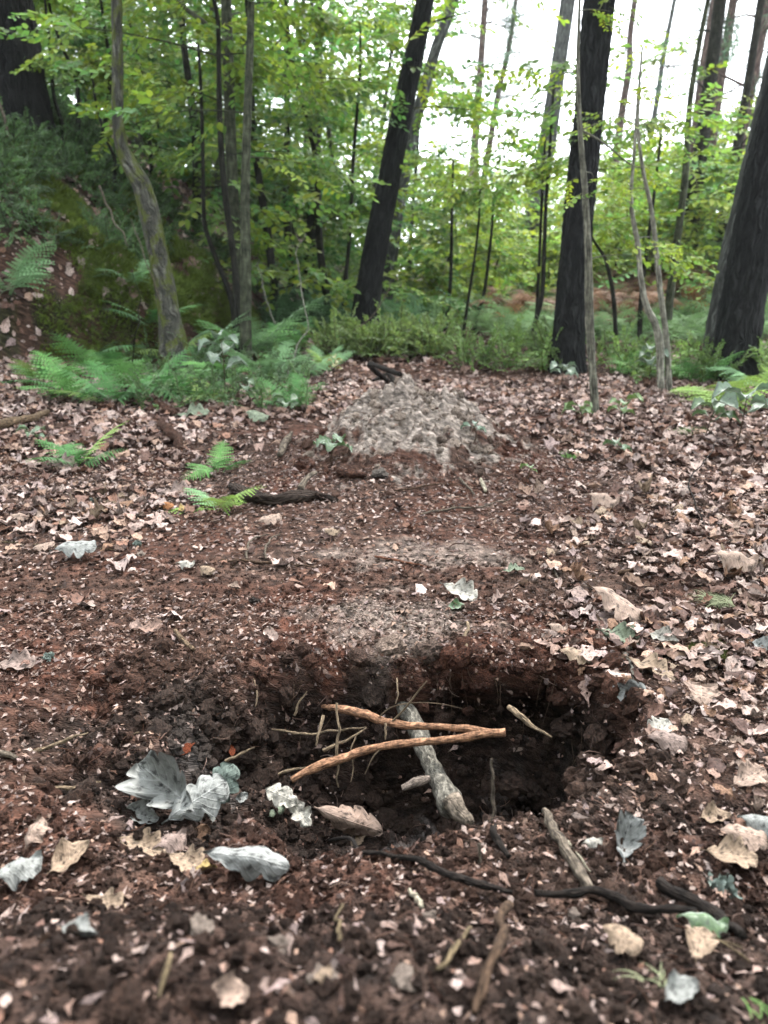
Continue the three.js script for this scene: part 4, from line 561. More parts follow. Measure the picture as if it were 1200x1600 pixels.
  leafAt(712, 950, O[0], M.gMid, 'small dark green leaf under the white one', { s: 0.5, yaw: 0.2, roll: 0.4 });
  leafAt(868, 990, O[1], M.lPink, 'short pinkish curled leaf between the pit and the propped leaf', { s: 0.55, yaw: -0.1, lift: 0.004 });
  leafAt(896, 1040, H[1], M.lTan, 'long thin cream leaf at the rim past the short pink one', { s: 0.62, yaw: -0.35, roll: 0.3, lift: 0.004 });
  leafAt(1035, 1005, O[0], M.lWhite, 'cream cupped leaf near the propped oak leaf', { s: 0.72, yaw: -0.6, roll: 0.3, lift: 0.008 });
  leafAt(1190, 1018, O[0], M.lBlue, 'bluish white leaf at the frame edge on the litter', { s: 0.7, yaw: -0.2, roll: 0.4, lift: 0.006 });
  leafAt(1025, 1150, H[0], M.lWhite, 'pale crumpled leaf beside the dark slope', { s: 0.5, yaw: 0.6, roll: 0.5, lift: 0.005 });
  leafAt(965, 1178, H[0], M.lBlue, 'ragged bluish white leaf on the slope past the pit', { s: 0.62, yaw: -0.5, roll: 0.4, lift: 0.004 });
  leafAt(1035, 1165, H[1], M.lMauve, 'mauve folded leaf below the pale crumpled leaf', { s: 0.55, yaw: -0.2, roll: 0.5, lift: 0.005 });
  leafAt(1165, 1225, H[0], M.lPink, 'ribbed tan leaf at the frame edge above the stacked leaves', { s: 0.5, yaw: 0.4, roll: 0.35, lift: 0.008 });
  leafAt(1115, 1280, O[0], M.lTan, 'square cream leaf piece on dark soil', { s: 0.55, yaw: 0.2, roll: 0.3 });
  leafAt(975, 1320, H[2], M.lBlue, 'white spiky leaf scrap near the slanting stick', { s: 0.5, yaw: 1.2, roll: 0.5 });
  leafAt(925, 1325, O[1], M.lWhite, 'small white folded scrap beside the slanting stick', { s: 0.32, yaw: 0.1, roll: 0.3, lift: 0.004 });
  leafAt(1150, 1326, H[1], M.lPink, 'long pink tan leaf on top of the stacked leaves', { s: 0.52, yaw: -0.2, roll: 0.25, lift: 0.014 });
  leafAt(1135, 1345, H[0], M.lTan, 'tan leaf lowest of the stacked leaves', { s: 0.55, yaw: -0.1, roll: 0.2, lift: 0.006 });
  leafAt(1185, 1312, O[1], M.lGrey, 'grey leaf at the far side of the stacked leaves', { s: 0.65, yaw: -0.5, roll: 0.25, lift: 0.012 });
  leafAt(1092, 1490, H[0], M.lTan, 'tan leaf with a dark edge low in the near corner', { s: 0.42, yaw: 1.0, roll: 0.5, lift: 0.006 });
  leafAt(970, 1480, H[1], M.lTan, 'yellowish curled leaf below the dark twig', { s: 0.38, yaw: -1, roll: 0.4, lift: 0.006 });
  leafAt(1095, 1462, O[1], M.gMid, 'narrow green leaf under the grass stalks', { s: 0.6, yaw: -0.2, roll: 0.2, lift: 0.004 });
  leafAt(1060, 1560, O[0], M.lGrey, 'pale crumpled leaf low beside the grass stalks', { s: 0.42, yaw: 0.5, roll: 0.5, lift: 0.006 });
  leafAt(350, 1560, O[0], M.lPink, 'blurred pinkish leaf on the near soil bank', { s: 0.42, yaw: 0.6, roll: 0.4, lift: 0.004 });
  leafAt(505, 1535, O[1], M.lTan, 'round pale pebble-like leaf bit on the near soil bank', { s: 0.22, yaw: 0.6, roll: 0.4, lift: 0.004 });
  leafAt(160, 1420, H[0], M.lTan, 'blurred cream leaf high on the near soil bank', { s: 0.45, yaw: -0.3, roll: 0.4, lift: 0.004 });
  leafAt(120, 1465, O[0], M.lGrey, 'blurred small grey leaf below the cream one', { s: 0.4, yaw: 0.1, roll: 0.4, lift: 0.004 });
  leafAt(30, 1385, O[1], M.lGrey, 'long greyish blade-like leaf at the near frame edge', { s: 0.7, yaw: 0.8, roll: 0.4, lift: 0.01 });
  leafAt(110, 1355, O[0], M.lTan, 'tan blurred leaf behind the near soil bank', { s: 0.7, yaw: 1.0, roll: 0.5, lift: 0.01 });
  leafAt(60, 1310, O[1], M.lPink, 'pinkish upright leaf at the outer lip of the pit', { s: 0.5, yaw: 1.3, roll: 0.5, lift: 0.004 });
  leafAt(265, 1100, H[0], M.lMauve, 'mauve grey leaf scrap stuck in the pit wall', { s: 0.4, yaw: 0.4, roll: 0.5, lift: 0.003 });
  // path and far side
  leafAt(118, 872, H[1], M.lGrey, 'grey curled oak leaf on the path side opposite the pit', { s: 0.95, yaw: 0.15, roll: 0.3, lift: 0.012 });
  leafAt(32, 817, O[1], M.lPink, 'small pink leaf at the path side near the frame edge', { s: 0.7, yaw: 0.1, lift: 0.006 });
  leafAt(188, 784, O[0], M.lTan, 'round cream leaf in the litter beside the flat fern', { s: 0.7, yaw: 0.2, lift: 0.006 });
  leafAt(95, 732, H[0], M.lMauve, 'broad mauve leaf behind the dark small fern', { s: 1.1, yaw: -0.4, roll: 0.35, lift: 0.014 });
  leafAt(275, 775, H[0], M.lMauve, 'broad mauve leaf beside the flat fern', { s: 0.95, yaw: 0.2, roll: 0.3, lift: 0.01 });
  leafAt(288, 800, O[0], M.lYellow, 'yellow leaf beside the flat fern tip', { s: 0.6, yaw: 1, roll: 0.2, lift: 0.006 });
  leafAt(264, 797, O[1], M.lOrange, 'orange leaf next to the yellow one', { s: 0.6, yaw: -0.6, roll: 0.2, lift: 0.006 });
  leafAt(420, 822, H[1], M.lPink, 'pale split leaf near the forked twigs', { s: 0.65, yaw: 0.3, roll: 0.3, lift: 0.01 });
  leafAt(518, 840, O[1], M.lTan, 'single tan leaf on bare soil past the log', { s: 0.62, yaw: -0.2, lift: 0.006 });
  leafAt(290, 890, O[1], M.lWhite, 'cream leaf end on the path, first of a close pair', { s: 0.55, yaw: 0.2, lift: 0.006 });
  leafAt(325, 900, O[1], M.lTan, 'cream leaf end on the path, second of a close pair', { s: 0.6, yaw: -0.5, lift: 0.006 });
  leafAt(365, 921, O[0], M.lPink, 'rosy small leaf on the bare path', { s: 0.45, yaw: -0.2, lift: 0.004 });
  leafAt(22, 1044, H[0], M.lMauve, 'mauve leaf at the frame edge near the pit', { s: 0.65, yaw: 0.2, roll: 0.3, lift: 0.006 });
  leafAt(800, 895, H[0], M.lGreen, 'faded green leaf flat on the bare soil', { s: 0.5, yaw: 0.2, lift: 0.004 });
  leafAt(300, 655, H[0], M.lGreen, 'pale dusty leaf heap below the fern patch', { s: 1.5, yaw: 0.2, roll: 0.3, lift: 0.015 });
  leafAt(400, 660, H[1], M.lGreen, 'pale grey green leaf beside the fern patch end', { s: 1.2, yaw: -0.5, roll: 0.3, lift: 0.015 });
  leafAt(140, 615, O[0], M.lWhite, 'white leaf caught under the outermost fern', { s: 1.2, yaw: 0.5, roll: 0.3, lift: 0.02 });
  // the many alike ones: the largest few hundred each an object of its own
  const r = rng(808), geos = [...oakHi, ...ovHi, ...oakLow], mats = [M.lPink, M.lTan, M.lMauve, M.lBrown, M.lTan, M.lMauve, M.lBrown, M.lDark, M.lPink, M.lBrown];
  let k = 0; for (let i = 0; i < 6000 && k < 215; i++) { const Z = rr(0.62, 2.1, r), x = rr(-1, 1, r) * (0.5 * Z + 0.15), p = litter(x, Z) * (Z < 1.3 && x < 0.3 ? 0.1 : 1); if (r() > p || pitT(x, Z) > 0.1) continue; const o = obj('fallen_leaf', pick(geos, r), pick(mats, r)); o.applyMatrix4(lay(x, -Z, { tilt: 0.4, lift: rr(0.002, 0.012, r), s: rr(0.28, 0.5, r) * mix(0.75, 1.35, sstep(0.9, 2.0, Z)), r })); tag(o, 'small dry leaf among the scattered litter around the pit and path', 'leaf', 'small dry leaves around the pit and path'); k++; }
  console.log('single leaves', k);
}

// ---------------------------------------------------------------- roots, twigs, logs
function stick(name, label, path, radii, mat, o = {}) {                     // path: [px, py, Z?, lift?]; without Z on the ground
  const pts = path.map(([x, y, Z, lift]) => Z ? P(x, y, Z) : G(x, y).add(V(0, lift ?? radii[0] * 0.8, 0))); { const r = rng(Math.round(path[0][0] * 13 + path[0][1])), out = [], rd = []; for (let i = 0; i < pts.length - 1; i++) { const L = pts[i].distanceTo(pts[i + 1]), k = 0.055 * L; out.push(pts[i]); rd.push(radii[i]); for (const f of [0.36, 0.7]) { out.push(pts[i].clone().lerp(pts[i + 1], f).add(V(rr(-k, k, r), rr(-k, k, r) * 0.6, rr(-k, k, r)))); rd.push(mix(radii[i], radii[i + 1], f) * rr(0.86, 1.16, r)); } } out.push(pts[pts.length - 1]); rd.push(radii[radii.length - 1] * 0.8); pts.splice(0, pts.length, ...out); radii = rd; } const base = pts[0].clone();
  const g = tube(pts.map(p => p.clone().sub(base)), radii, { radial: 10, step: o.step || 0.006, knob: o.knob ?? 0.4, seed: o.seed || path[0][0] * 0.37, uvw: 0.06, ...o });
  const m = obj(name, g, mat); m.position.copy(base); return tag(m, label, o.category || 'twig', o.group);
}
{
  const mm = a => a.map(v => v / 1000);
  // the forked orange root across the pit: two parts
  const b0 = P(790, 1144, 0.955), fr = thing('forked_root', 'forked orange root with a cut tip spanning the pit', 'root', b0);
  const loc = l => l.map(([x, y, Z]) => P(x, y, Z).sub(b0));
  obj('lower_arm', tube(loc([[790, 1144, 0.955], [760, 1146, 0.958], [700, 1156, 0.962], [620, 1163, 0.965], [580, 1170, 0.962], [540, 1184, 0.95], [495, 1198, 0.935], [455, 1219, 0.92]]), mm([5.6, 6.8, 5.6, 5.8, 6.0, 6.4, 7.0, 4.4]), { radial: 10, step: 0.006, knob: 0.3, uvw: 0.06 }), M.rootOrange, fr);
  obj('upper_arm', tube(loc([[770, 1145, 0.957], [735, 1139, 0.97], [690, 1136, 0.985], [640, 1134, 1.0], [600, 1127, 1.015], [570, 1117, 1.03], [535, 1108, 1.06], [505, 1104, 1.12]]), mm([5.4, 5.6, 5.0, 5.8, 6.6, 7.0, 6.2, 4.4]), { radial: 10, step: 0.006, knob: 0.3, uvw: 0.06 }), M.rootOrange, fr);
  obj('rootlet', tube(loc([[600, 1166, 0.962], [585, 1180, 0.955], [570, 1210, 0.95]]), mm([1.6, 1.3, 0.8]), { radial: 6, step: 0.006 }), M.rootPale, fr);
  obj('rootlet', tube(loc([[612, 1128, 1.01], [632, 1108, 1.0], [652, 1082, 0.995], [667, 1064, 0.99]]), mm([2.0, 1.7, 1.5, 1.1]), { radial: 6, step: 0.006, knob: 0.2 }), M.rootPale, fr);
  obj('rootlet', tube(loc([[590, 1122, 1.02], [612, 1105, 1.01], [650, 1098, 1.0], [690, 1100, 1.0], [722, 1107, 1.0]]), mm([1.2, 1.0, 0.8, 0.7, 0.5]), { radial: 6, step: 0.006 }), M.rootPale, fr);
  stick('thick_root', 'thick grey root slanting down through the middle of the pit', [[626, 1098, 1.13], [642, 1118, 1.09], [655, 1145, 1.05], [668, 1180, 1.0], [680, 1212, 0.95], [694, 1238, 0.90], [706, 1262, 0.86]], mm([12, 14, 15, 14, 14, 16, 18]), M.rootGrey, { radial: 14, knob: 0.3, category: 'root' });
  stick('root_stub', 'brownish grey root stub continuing from the thick root foot', [[706, 1252, 0.865], [718, 1270, 0.84], [735, 1288, 0.815]], mm([15, 12, 7]), M.twigGrey, { radial: 10, knob: 0.4, category: 'root' });
  const rl = [
    [[[526, 1098, 0.99], [531, 1140, 0.965], [526, 1180, 0.95], [529, 1230, 0.93]], [1.4, 1.5, 1.6, 0.9], 'long thin rootlet hanging down across the forked root'],
    [[[505, 1118, 1.02], [500, 1140, 1.0], [494, 1165, 0.98]], [2.0, 1.7, 1.3], 'short pale rootlet hanging beside the forked root end'],
    [[[425, 1140, 1.06], [470, 1146, 1.02], [530, 1142, 0.99], [572, 1136, 0.975]], [1.2, 1.5, 1.3, 0.8], 'thin horizontal rootlet behind the hanging rootlets'],
    [[[505, 1173, 0.96], [540, 1158, 0.965], [573, 1137, 0.98]], [2.0, 1.6, 1.1], 'slanting rootlet between the two arms of the forked root'],
    [[[602, 1130, 0.985], [603, 1145, 0.975], [602, 1156, 0.97]], [1.5, 1.2, 0.8], 'tiny stub rootlet below the upper arm'],
    [[[435, 1210, 0.95], [455, 1203, 0.95], [478, 1199, 0.945]], [1.6, 1.8, 1.2], 'pale rootlet joining the cut end of the lower arm'],
    [[[30, 1180, 0.9], [70, 1170, 0.9], [110, 1153, 0.905], [138, 1145, 0.91]], [2.6, 2.2, 1.8, 1.0], 'thin tan root on the pit side wall'],
    [[[68, 1230, 0.83], [110, 1232, 0.84], [158, 1222, 0.86]], [1.2, 1.9, 1.2], 'pale thin root low on the pit side wall'],
    [[[352, 1190, 0.95], [375, 1178, 0.955], [398, 1168, 0.96]], [1.8, 1.6, 1.1], 'thin root above the upright grey green leaf'],
    [[[795, 1105, 1.03], [815, 1120, 1.0], [830, 1133, 0.985], [862, 1152, 0.96]], [3.2, 3.6, 2.4, 1.6], 'crooked tan root in the dark hollow at the pit end'],
    [[[160, 1157, 0.95], [190, 1152, 0.96], [218, 1144, 0.97]], [1.0, 1.4, 0.8], 'faint rootlet in the dark side of the pit'],
    [[[556, 1150, 0.99], [548, 1170, 0.975], [552, 1200, 0.955], [548, 1222, 0.94]], [0.8, 0.8, 0.7, 0.5], 'hair-thin rootlet below the lower arm'],
    [[[620, 1060, 1.07], [622, 1085, 1.04], [618, 1100, 1.03]], [1.0, 0.9, 0.6], 'tiny rootlet dangling from the turf edge'],
    [[[730, 975, null, 0.004], [728, 1005, null, 0.003], [729, 1030, null, 0.003]], [2.2, 2.6, 1.4], 'pale root running over the pit rim'],
    [[[460, 1118, 1.07], [468, 1096, 1.08], [480, 1080, 1.09]], [1.6, 1.2, 0.8], 'pale root tip poking from the back wall'],
    [[[395, 1060, 1.1], [402, 1085, 1.08], [399, 1104, 1.06]], [1.4, 1.2, 0.8], 'rootlet hanging from the rim above the hollow'],
  ];
  rl.forEach(([p, rad, l]) => stick('rootlet', l, p, mm(rad.map(v => v * 1.35)), M.rootPale, { step: 0.006, category: 'root', group: 'rootlets in the pit wall' }));
  // fine hair roots of the turf edge: uncountable
  { const r = rng(64), gs = []; for (let i = 0; i < 110; i++) { const x = rr(-0.42, 0.33, r), Z = rr(1.02, 1.14, r), y0 = height(x, -Z); if (y0 < -0.12) continue; const a = V(x, y0 - 0.004, -Z), d = V(rr(-0.03, 0.03, r), -rr(0.01, 0.09, r), rr(-0.01, 0.05, r)); gs.push(tube([a, a.clone().addScaledVector(d, 0.5).add(V(rr(-0.008, 0.008, r), 0, 0.006)), a.clone().add(d)], [0.0006, 0.0005, 0.0003], { radial: 4, step: 0.02, cap: false })); } tag(obj('hair_roots', mergeGeometries(gs), M.twigBrown), 'fringe of hair-fine roots along the turf edge of the pit', 'roots', null, 'stuff'); }
  const S = (l, p, rad, mat, o = {}) => stick(o.name || 'twig', l, p, mm(rad), mat, o);
  S('purplish upright twig at the near pit edge', [[768, 1186, 0.76], [769, 1220, 0.755], [772, 1262, 0.75], [768, 1292, 0.745]], [1.6, 2.0, 2.4, 2.6], M.twigGrey);
  S('thin upright grey twig below the purplish one', [[749, 1318, 0.665], [750, 1345, 0.66], [749, 1388, 0.65]], [2.2, 1.8, 1.6], M.twigGrey);
  S('slanting grey brown stick beside the pit, pointing down the slope', [[850, 1288, null, 0.02], [860, 1306, null, 0.016], [882, 1340, null, 0.012], [906, 1380, null, 0.012], [922, 1402, null, 0.008]], [4.0, 5.6, 6.0, 6.4, 5.2], M.twigGrey, { name: 'stick', category: 'stick', knob: 0.3 });
  S('long dark twig crossing the slanting stick', [[835, 1416, null, 0.018], [880, 1420, null, 0.02], [925, 1418, null, 0.022], [985, 1436, null, 0.016], [1085, 1440, null, 0.014]], [3.4, 3.8, 4.2, 4.6, 3.8], M.twigDark);
  S('black burnt stick in the near litter corner', [[1030, 1385, null, 0.006], [1080, 1415, null, 0.008], [1120, 1440, null, 0.008], [1160, 1468, null, 0.006]], [6, 7, 7, 5], M.twigDark, { name: 'stick', category: 'stick' });
  S('black wavy root over the near lip', [[515, 1318, null, 0.006], [570, 1338, null, 0.006], [630, 1348, null, 0.008], [690, 1370, null, 0.008], [745, 1392, null, 0.01], [800, 1402, null, 0.008]], [2.0, 2.6, 2.8, 3.6, 4.0, 2.8], M.twigDark, { name: 'root', category: 'root' });
  S('short dark root angled above the near lip', [[752, 1280, null, 0.008], [770, 1310, null, 0.01], [795, 1345, null, 0.006]], [4.5, 4.2, 3.6], M.twigDark, { name: 'root', category: 'root' });
  S('brown bent root on the near soil bank', [[795, 1428, null, 0.012], [780, 1462, null, 0.014], [775, 1505, null, 0.012], [755, 1555, null, 0.01], [740, 1590, null, 0.004]], [4.4, 3.8, 3.8, 3.2, 2.4], M.twigBrown, { name: 'root', category: 'root' });
  S('pale straw-coloured twig on the near soil bank', [[735, 1455, null, 0.006], [715, 1485, null, 0.008], [682, 1522, null, 0.006]], [1.4, 2.2, 1.8], M.straw, { knob: 0.15 });
  S('straw piece standing on the near soil bank', [[268, 1500, null, 0.006], [262, 1530, null, 0.008], [248, 1565, null, 0.004]], [1.6, 2.0, 1.2], M.straw, { knob: 0.15 });
  S('short straw stub on the near soil bank', [[530, 1420, null, 0.004], [532, 1448, null, 0.006], [530, 1475, null, 0.004]], [1.2, 1.6, 1.6], M.straw, { knob: 0.15 });
  S('small white root bit near the dark wavy root', [[640, 1395, null, 0.004], [652, 1412, null, 0.005], [660, 1422, null, 0.004]], [2.2, 2.8, 2.2], M.chip);
  S('pale straight splinter beside the slanting stick', [[886, 1318, null, 0.006], [905, 1345, null, 0.007], [922, 1368, null, 0.006]], [1.4, 1.6, 1.2], M.chip);
  S('thin dry stalk among the near litter', [[1090, 1445, null, 0.008], [1120, 1480, null, 0.01], [1170, 1512, null, 0.006]], [1.0, 1.0, 0.8], M.straw);
  S('second thin dry stalk crossing the near litter', [[1085, 1470, null, 0.006], [1125, 1482, null, 0.01], [1160, 1490, null, 0.006]], [0.9, 0.9, 0.7], M.straw);
  S('stout brown stick stub lying on the rim', [[274, 990, null, 0.007], [288, 1006, null, 0.007], [303, 1021, null, 0.007]], [4.2, 4.6, 4.4], M.plank, { name: 'stick', category: 'stick', knob: 0.1 });
  S('white oat-like stub at the frame edge beside the pit', [[-6, 1180, null, 0.006], [12, 1184, null, 0.006], [28, 1188, null, 0.004]], [4, 4.4, 3], M.twigGrey, { name: 'stick', category: 'stick' });
  S('thin red twig on the bare path', [[586, 872, null, 0.005], [620, 878, null, 0.006], [648, 884, null, 0.005], [675, 888, null, 0.003]], [2.4, 2.6, 2.2, 1.2], M.twigRed);
  S('dark jointed twig on the path before the forked twigs', [[346, 878, null, 0.006], [390, 880, null, 0.006], [440, 881, null, 0.006], [492, 889, null, 0.004]], [3.0, 3.4, 2.8, 1.8], M.twigBrown);
  S('pale forked twig arching over the jointed twig', [[386, 876, null, 0.006], [388, 858, null, 0.014], [400, 848, null, 0.016], [422, 838, null, 0.006]], [2.4, 2.8, 2.4, 1.6], M.twigGrey);
  S('pale bent twig beside the forked one', [[416, 876, null, 0.006], [416, 860, null, 0.014], [425, 846, null, 0.012], [438, 836, null, 0.005]], [2.2, 2.6, 2.2, 1.4], M.twigGrey);
  S('long straight straw at the path side', [[0, 848, null, 0.004], [60, 853, null, 0.005], [120, 857, null, 0.005], [180, 860, null, 0.003]], [1.6, 1.8, 1.6, 1.0], M.straw);
  S('thin dark twig slanting through the litter by the path', [[120, 786, null, 0.008], [145, 818, null, 0.008], [176, 852, null, 0.005]], [2.4, 2.6, 1.8], M.twigBrown);
  S('pale twig lying across the end of the path before the heap', [[660, 806, null, 0.006], [710, 798, null, 0.01], [760, 794, null, 0.008], [800, 780, null, 0.006]], [2.4, 2.8, 2.2, 1.4], M.twigGrey);
  S('short twig at the heap foot', [[718, 750, null, 0.008], [730, 764, null, 0.01], [742, 776, null, 0.005]], [3.0, 3.0, 2.4], M.twigGrey);
  S('thin curved twig under the spoil heap', [[600, 770, null, 0.006], [640, 768, null, 0.008], [680, 760, null, 0.008], [718, 758, null, 0.005]], [2.0, 2.2, 2.0, 1.2], M.twigBrown);
  S('pale curved twig on the bare soil below the red patch', [[862, 880, null, 0.005], [868, 900, null, 0.008], [878, 916, null, 0.005]], [2.0, 2.2, 1.6], M.twigGrey);
  S('thick dark twig half buried in red soil', [[966, 898, null, 0.004], [990, 892, null, 0.006], [1012, 887, null, 0.004]], [4.2, 4.6, 3.4], M.twigBrown);
  S('slender dark twig rising from the litter past the red soil', [[1098, 822, null, 0.004], [1084, 800, null, 0.03], [1076, 772, null, 0.05], [1098, 750, null, 0.07], [1118, 722, null, 0.09]], [2.0, 2.2, 2.2, 1.8, 1.0], M.twigDark);
  S('pale twig across the stalk below the propped leaf', [[978, 1012, null, 0.006], [981, 1040, null, 0.01], [988, 1068, null, 0.005]], [3.0, 3.2, 3.0], M.rootGrey);
  S('thin brown twig on the litter beyond the cream leaf', [[890, 936, null, 0.004], [905, 950, null, 0.006], [925, 966, null, 0.012], [942, 980, null, 0.012]], [1.6, 1.8, 2.0, 1.4], M.twigBrown);
  S('bluish thin twig near the frame edge on the litter', [[1155, 876, null, 0.006], [1180, 872, null, 0.01], [1204, 862, null, 0.008]], [1.6, 1.6, 1.2], M.twigGrey);
  S('bare thin twig leaning in the fern patch', [[205, 585, null, 0.0], [212, 520, 4.2], [220, 470, 4.3], [205, 420, 4.4]], [3.4, 3.0, 2.8, 1.6], M.twigDark);
  S('white bare twig winding up beside the fern patch', [[598, 590, 5.0], [602, 560, 5.0], [612, 540, 5.0]], [3, 2.6, 2], M.twigGrey);
  S('pale winding twig before the thicket, bending twice', [[449, 612, null, 0.0], [452, 575, 4.3], [464, 540, 4.35], [482, 515, 4.4], [474, 470, 4.45], [468, 430, 4.5], [462, 395, 4.5], [478, 365, 4.5]], [4.4, 4.2, 4, 3.8, 3.4, 3.2, 2.8, 1.8], M.paleSap, { step: 0.03, knob: 0.15 });
  S('pale bare twig arching above the big bracken', [[430, 505, 4.7], [416, 470, 4.7], [410, 440, 4.7], [402, 408, 4.7]], [3.4, 3.2, 2.8, 2.2], M.paleSap, { step: 0.03 });
  S('pale bare branch leaning on the foot of the leaning oak', [[553, 516, 5.2], [575, 500, 5.2], [590, 484, 5.2], [602, 462, 5.2], [612, 440, 5.2]], [3, 4, 4, 3.4, 2.4], M.twigGrey, { step: 0.03 });
  S('whitish dead branch leaning on the massive black pine', [[33, 275, 5.4], [18, 225, 5.4], [6, 180, 5.4], [-10, 140, 5.4]], [12, 11, 10, 9], M.twigGrey, { step: 0.05, name: 'dead_branch', category: 'branch' });
  S('bare grey branch lying down the bank beside the crooked trunk', [[155, 290, 5.2], [166, 320, 5.15], [180, 350, 5.0], [194, 366, 4.9], [200, 385, 4.85]], [6, 6, 5, 4, 3], M.twigGrey, { step: 0.04, name: 'dead_branch', category: 'branch' });
  S('thin pale dead branch leaning on the crooked trunk', [[250, 470, 4.55], [232, 420, 4.55], [215, 370, 4.6], [204, 342, 4.6]], [3, 3.4, 3.2, 2.4], M.twigGrey, { step: 0.04, name: 'dead_branch', category: 'branch' });
  // logs and wood
  const lg = G(372, 788), log = thing('log', 'short dark barky log lying across the path edge', 'log', lg);
  const LP = l => l.map(([x, y, up]) => G(x, y).add(V(0, up, 0)).sub(lg));
  obj('trunk_piece', tube(LP([[364, 768, 0.012], [392, 782, 0.014], [430, 788, 0.012], [470, 783, 0.014], [500, 779, 0.012], [526, 784, 0.006]]), mm([15, 21, 18, 19, 9]), { radial: 22, step: 0.006, knob: 0.6, amp: 0.009, freq: 110, stretch: 0.4, uvw: 0.12 }), M.logBark, log);
  obj('side_branch', tube(LP([[470, 780, 0.03], [480, 770, 0.045], [494, 758, 0.04]]), mm([10, 8, 6]), { radial: 10, step: 0.01, knob: 0.3, uvw: 0.1 }), M.twigGrey, log);
  S('grey upright stub beside the heap and the fern patch end', [[436, 716, null, 0.012], [446, 700, null, 0.02], [456, 684, null, 0.02]], [11, 12, 8], M.twigGrey, { name: 'stub', category: 'stub', knob: 0.4 });
  S('reddish rotten wood chunk below the fern patch', [[285, 712, null, 0.02], [268, 690, null, 0.035], [252, 668, null, 0.03]], [16, 24, 18], M.rot, { name: 'rotten_wood', category: 'wood', radial: 14, knob: 0.5, amp: 0.012, freq: 70 });
  S('second rotten wood lump tucked under the ferns', [[230, 648, null, 0.02], [252, 644, null, 0.03], [275, 654, null, 0.02]], [16, 22, 16], M.rot, { name: 'rotten_wood', category: 'wood', radial: 14, knob: 0.5, amp: 0.01, freq: 70 });
  S('broken brown plank-like branch at the frame edge', [[-30, 680, null, 0.03], [20, 672, null, 0.035], [55, 666, null, 0.035], [78, 656, null, 0.04]], [20, 21, 18, 8], M.plank, { name: 'broken_branch', category: 'branch', radial: 12, knob: 0.3, step: 0.02 });
  S('dark rotten branch piece at the heap foot', [[528, 742, null, 0.012], [548, 747, null, 0.016], [572, 748, null, 0.012]], [10, 14, 9], M.rot, { name: 'rotten_wood', category: 'wood', radial: 12, knob: 0.45 });
  S('white wood chip standing in litter beside the heap', [[751, 754, null, 0.012], [754, 762, null, 0.012], [758, 771, null, 0.006]], [4.5, 6, 5], M.chip, { name: 'wood_chip', category: 'wood chip', knob: 0.2 });
  S('dark branch end in the litter below the leaning oak', [[585, 600, null, 0.02], [605, 593, null, 0.03], [625, 596, null, 0.02]], [14, 16, 10], M.twigDark, { name: 'stick', category: 'stick' });
  S('wood sliver at the foot of the thick grey root', [[628, 1232, 0.905], [648, 1222, 0.91], [672, 1216, 0.915]], [4, 8, 5], M.stone, { name: 'wood_chip', category: 'wood chip' });
  // stones and clods
  const rock = (px, py, s, mat, label, name = 'stone', o = {}) => { const p = o.Z ? P(px, py, o.Z) : G(px, py), m = obj(name, clod(Math.round(px * 3 + py), o.flat ?? 0.75), mat); m.position.copy(p).add(V(0, s * 0.25, 0)); m.scale.set(s * (o.wide || 1.2), s, s); m.rotation.y = px; return tag(m, label, o.category || name, o.group); };
  rock(290, 1172, 0.010, M.clay, 'orange red clay lump in the pit wall above the grey leaf', 'clay_lump', { wide: 2.0, flat: 0.55, category: 'clay' });
  rock(360, 1172, 0.007, M.clay, 'smaller reddish clay streak beside the orange lump', 'clay_lump', { wide: 2.6, flat: 0.45, category: 'clay' });
  rock(218, 868, 0.012, M.stone, 'small brown pebble on the path side near the grey curled leaf', 'pebble');
  rock(398, 940, 0.011, M.darkClod, 'dark pine-cone-like clod on the bare path', 'clod', {});
  rock(505, 1532, 0.010, M.stone, 'pale round pebble on the near soil bank', 'pebble');
  rock(436, 1478, 0.008, M.stone, 'small cream pebble on the near soil bank', 'pebble');
  rock(313, 1452, 0.010, M.stone, 'cream pebble higher on the near soil bank', 'pebble');
  rock(630, 1532, 0.010, M.stone, 'whitish pebble at the near bank foot beside the bent root', 'pebble');
  rock(900, 1432, 0.007, M.stone, 'small yellow pebble below the dark twig', 'pebble');
  rock(672, 1432, 0.006, M.stone, 'tiny white pebble beside the white root bit', 'pebble');
  rock(594, 742, 0.024, M.dullStone, 'dull stone at the foot of the spoil heap', 'stone', { flat: 0.6 });
  // lichen tufts
  const tuft = (px, py, s, label, n = 26) => { const p = G(px, py), r = rng(px), gs = []; for (let i = 0; i < n; i++) { const g = leafGeo({ len: 0.5 * s, wid: 0.22 * s, lobes: 2, depth: 0.5, n: 6, across: 1, cup: 1, bend: 0.5, wave: 0.3, seed: i + px, stalk: 0.05 }); g.rotateZ(rr(0.2, 1.2, r)); g.rotateY(r() * 6.283); g.translate(rr(-0.3, 0.3, r) * s, rr(0, 0.15, r) * s, rr(-0.3, 0.3, r) * s); gs.push(g); } const m = obj('lichen_tuft', mergeGeometries(gs), M.lichen); m.position.copy(p); return tag(m, label, 'lichen'); };
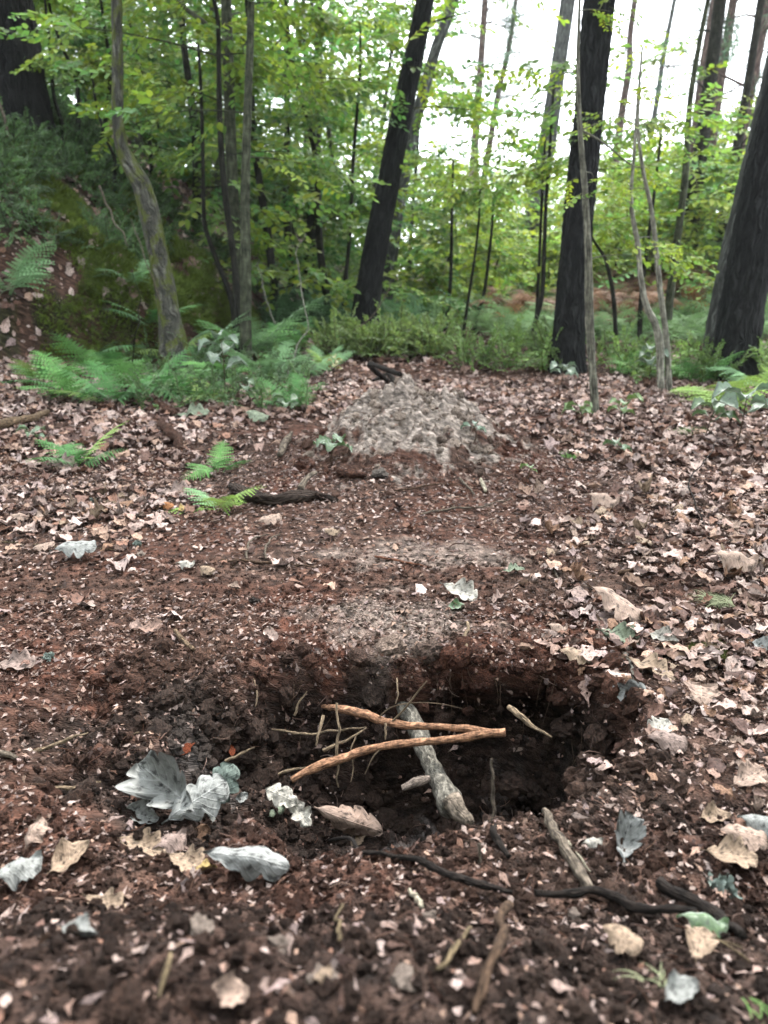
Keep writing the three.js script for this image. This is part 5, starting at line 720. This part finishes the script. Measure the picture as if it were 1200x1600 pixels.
  tuft(1125, 1392, 0.034, 'blue green lichen tuft in the near litter by the burnt stick'); tuft(77, 1028, 0.022, 'small teal lichen tuft on soil beside the pit'); tuft(90, 794, 0.03, 'teal lichen tuft in the litter near the flat fern'); tuft(148, 785, 0.03, 'pale lichen bit beside the slanting dark twig'); tuft(215, 852, 0.025, 'grey lichen bit near the path side pebble');
  // grass tufts
  const grass = (px, py, s, label, mat, n = 90) => { const p = G(px, py), r = rng(px + 7), pos = [], idx = [], a0 = rr(0, 6.28, r); for (let i = 0; i < n; i++) { const a = a0 + rr(-1, 1, r) * rr(0.2, 1.7, r), b = V(rr(-0.3, 0.3, r) * s, 0, rr(-0.2, 0.2, r) * s), d = V(Math.cos(a), 0, Math.sin(a)), L = s * rr(0.5, 1.1, r), w = 0.0007, k0 = pos.length / 3, sd = V(-d.z, 0, d.x).multiplyScalar(w); for (let q = 0; q <= 4; q++) { const t = q / 4, c = b.clone().addScaledVector(d, L * t * 0.7).add(V(0, L * (0.6 * t - 0.55 * t * t), 0)), ww = 1 - t * 0.9; pos.push(c.x - sd.x * ww, c.y, c.z - sd.z * ww, c.x + sd.x * ww, c.y, c.z + sd.z * ww); if (q) { const k = k0 + q * 2; idx.push(k - 2, k - 1, k, k - 1, k + 1, k); } } } const m = obj('grass_tuft', geoFrom(pos, idx), mat); m.position.copy(p).add(V(0, 0.001, 0)); return tag(m, label, 'grass'); };
  const gr = matte({ color: RGB(0.115, 0.125, 0.072), roughness: 0.8, side: THREE.DoubleSide }), gr2 = matte({ color: RGB(0.055, 0.105, 0.028), roughness: 0.8, side: THREE.DoubleSide });
  grass(1130, 945, 0.075, 'dry pale green grass tuft lying in the litter', gr, 150); grass(1072, 675, 0.16, 'green grass tuft beside the large-leaved plant', gr2, 90); grass(890, 715, 0.09, 'small green grass tuft in the pale litter past the heap', gr2, 60); grass(1197, 1575, 0.045, 'green grass blade bunch in the near frame corner', gr2, 9); grass(1030, 1540, 0.035, 'dry grass wisp in the near litter', gr, 8);
}
renderer.render(scene, camera);
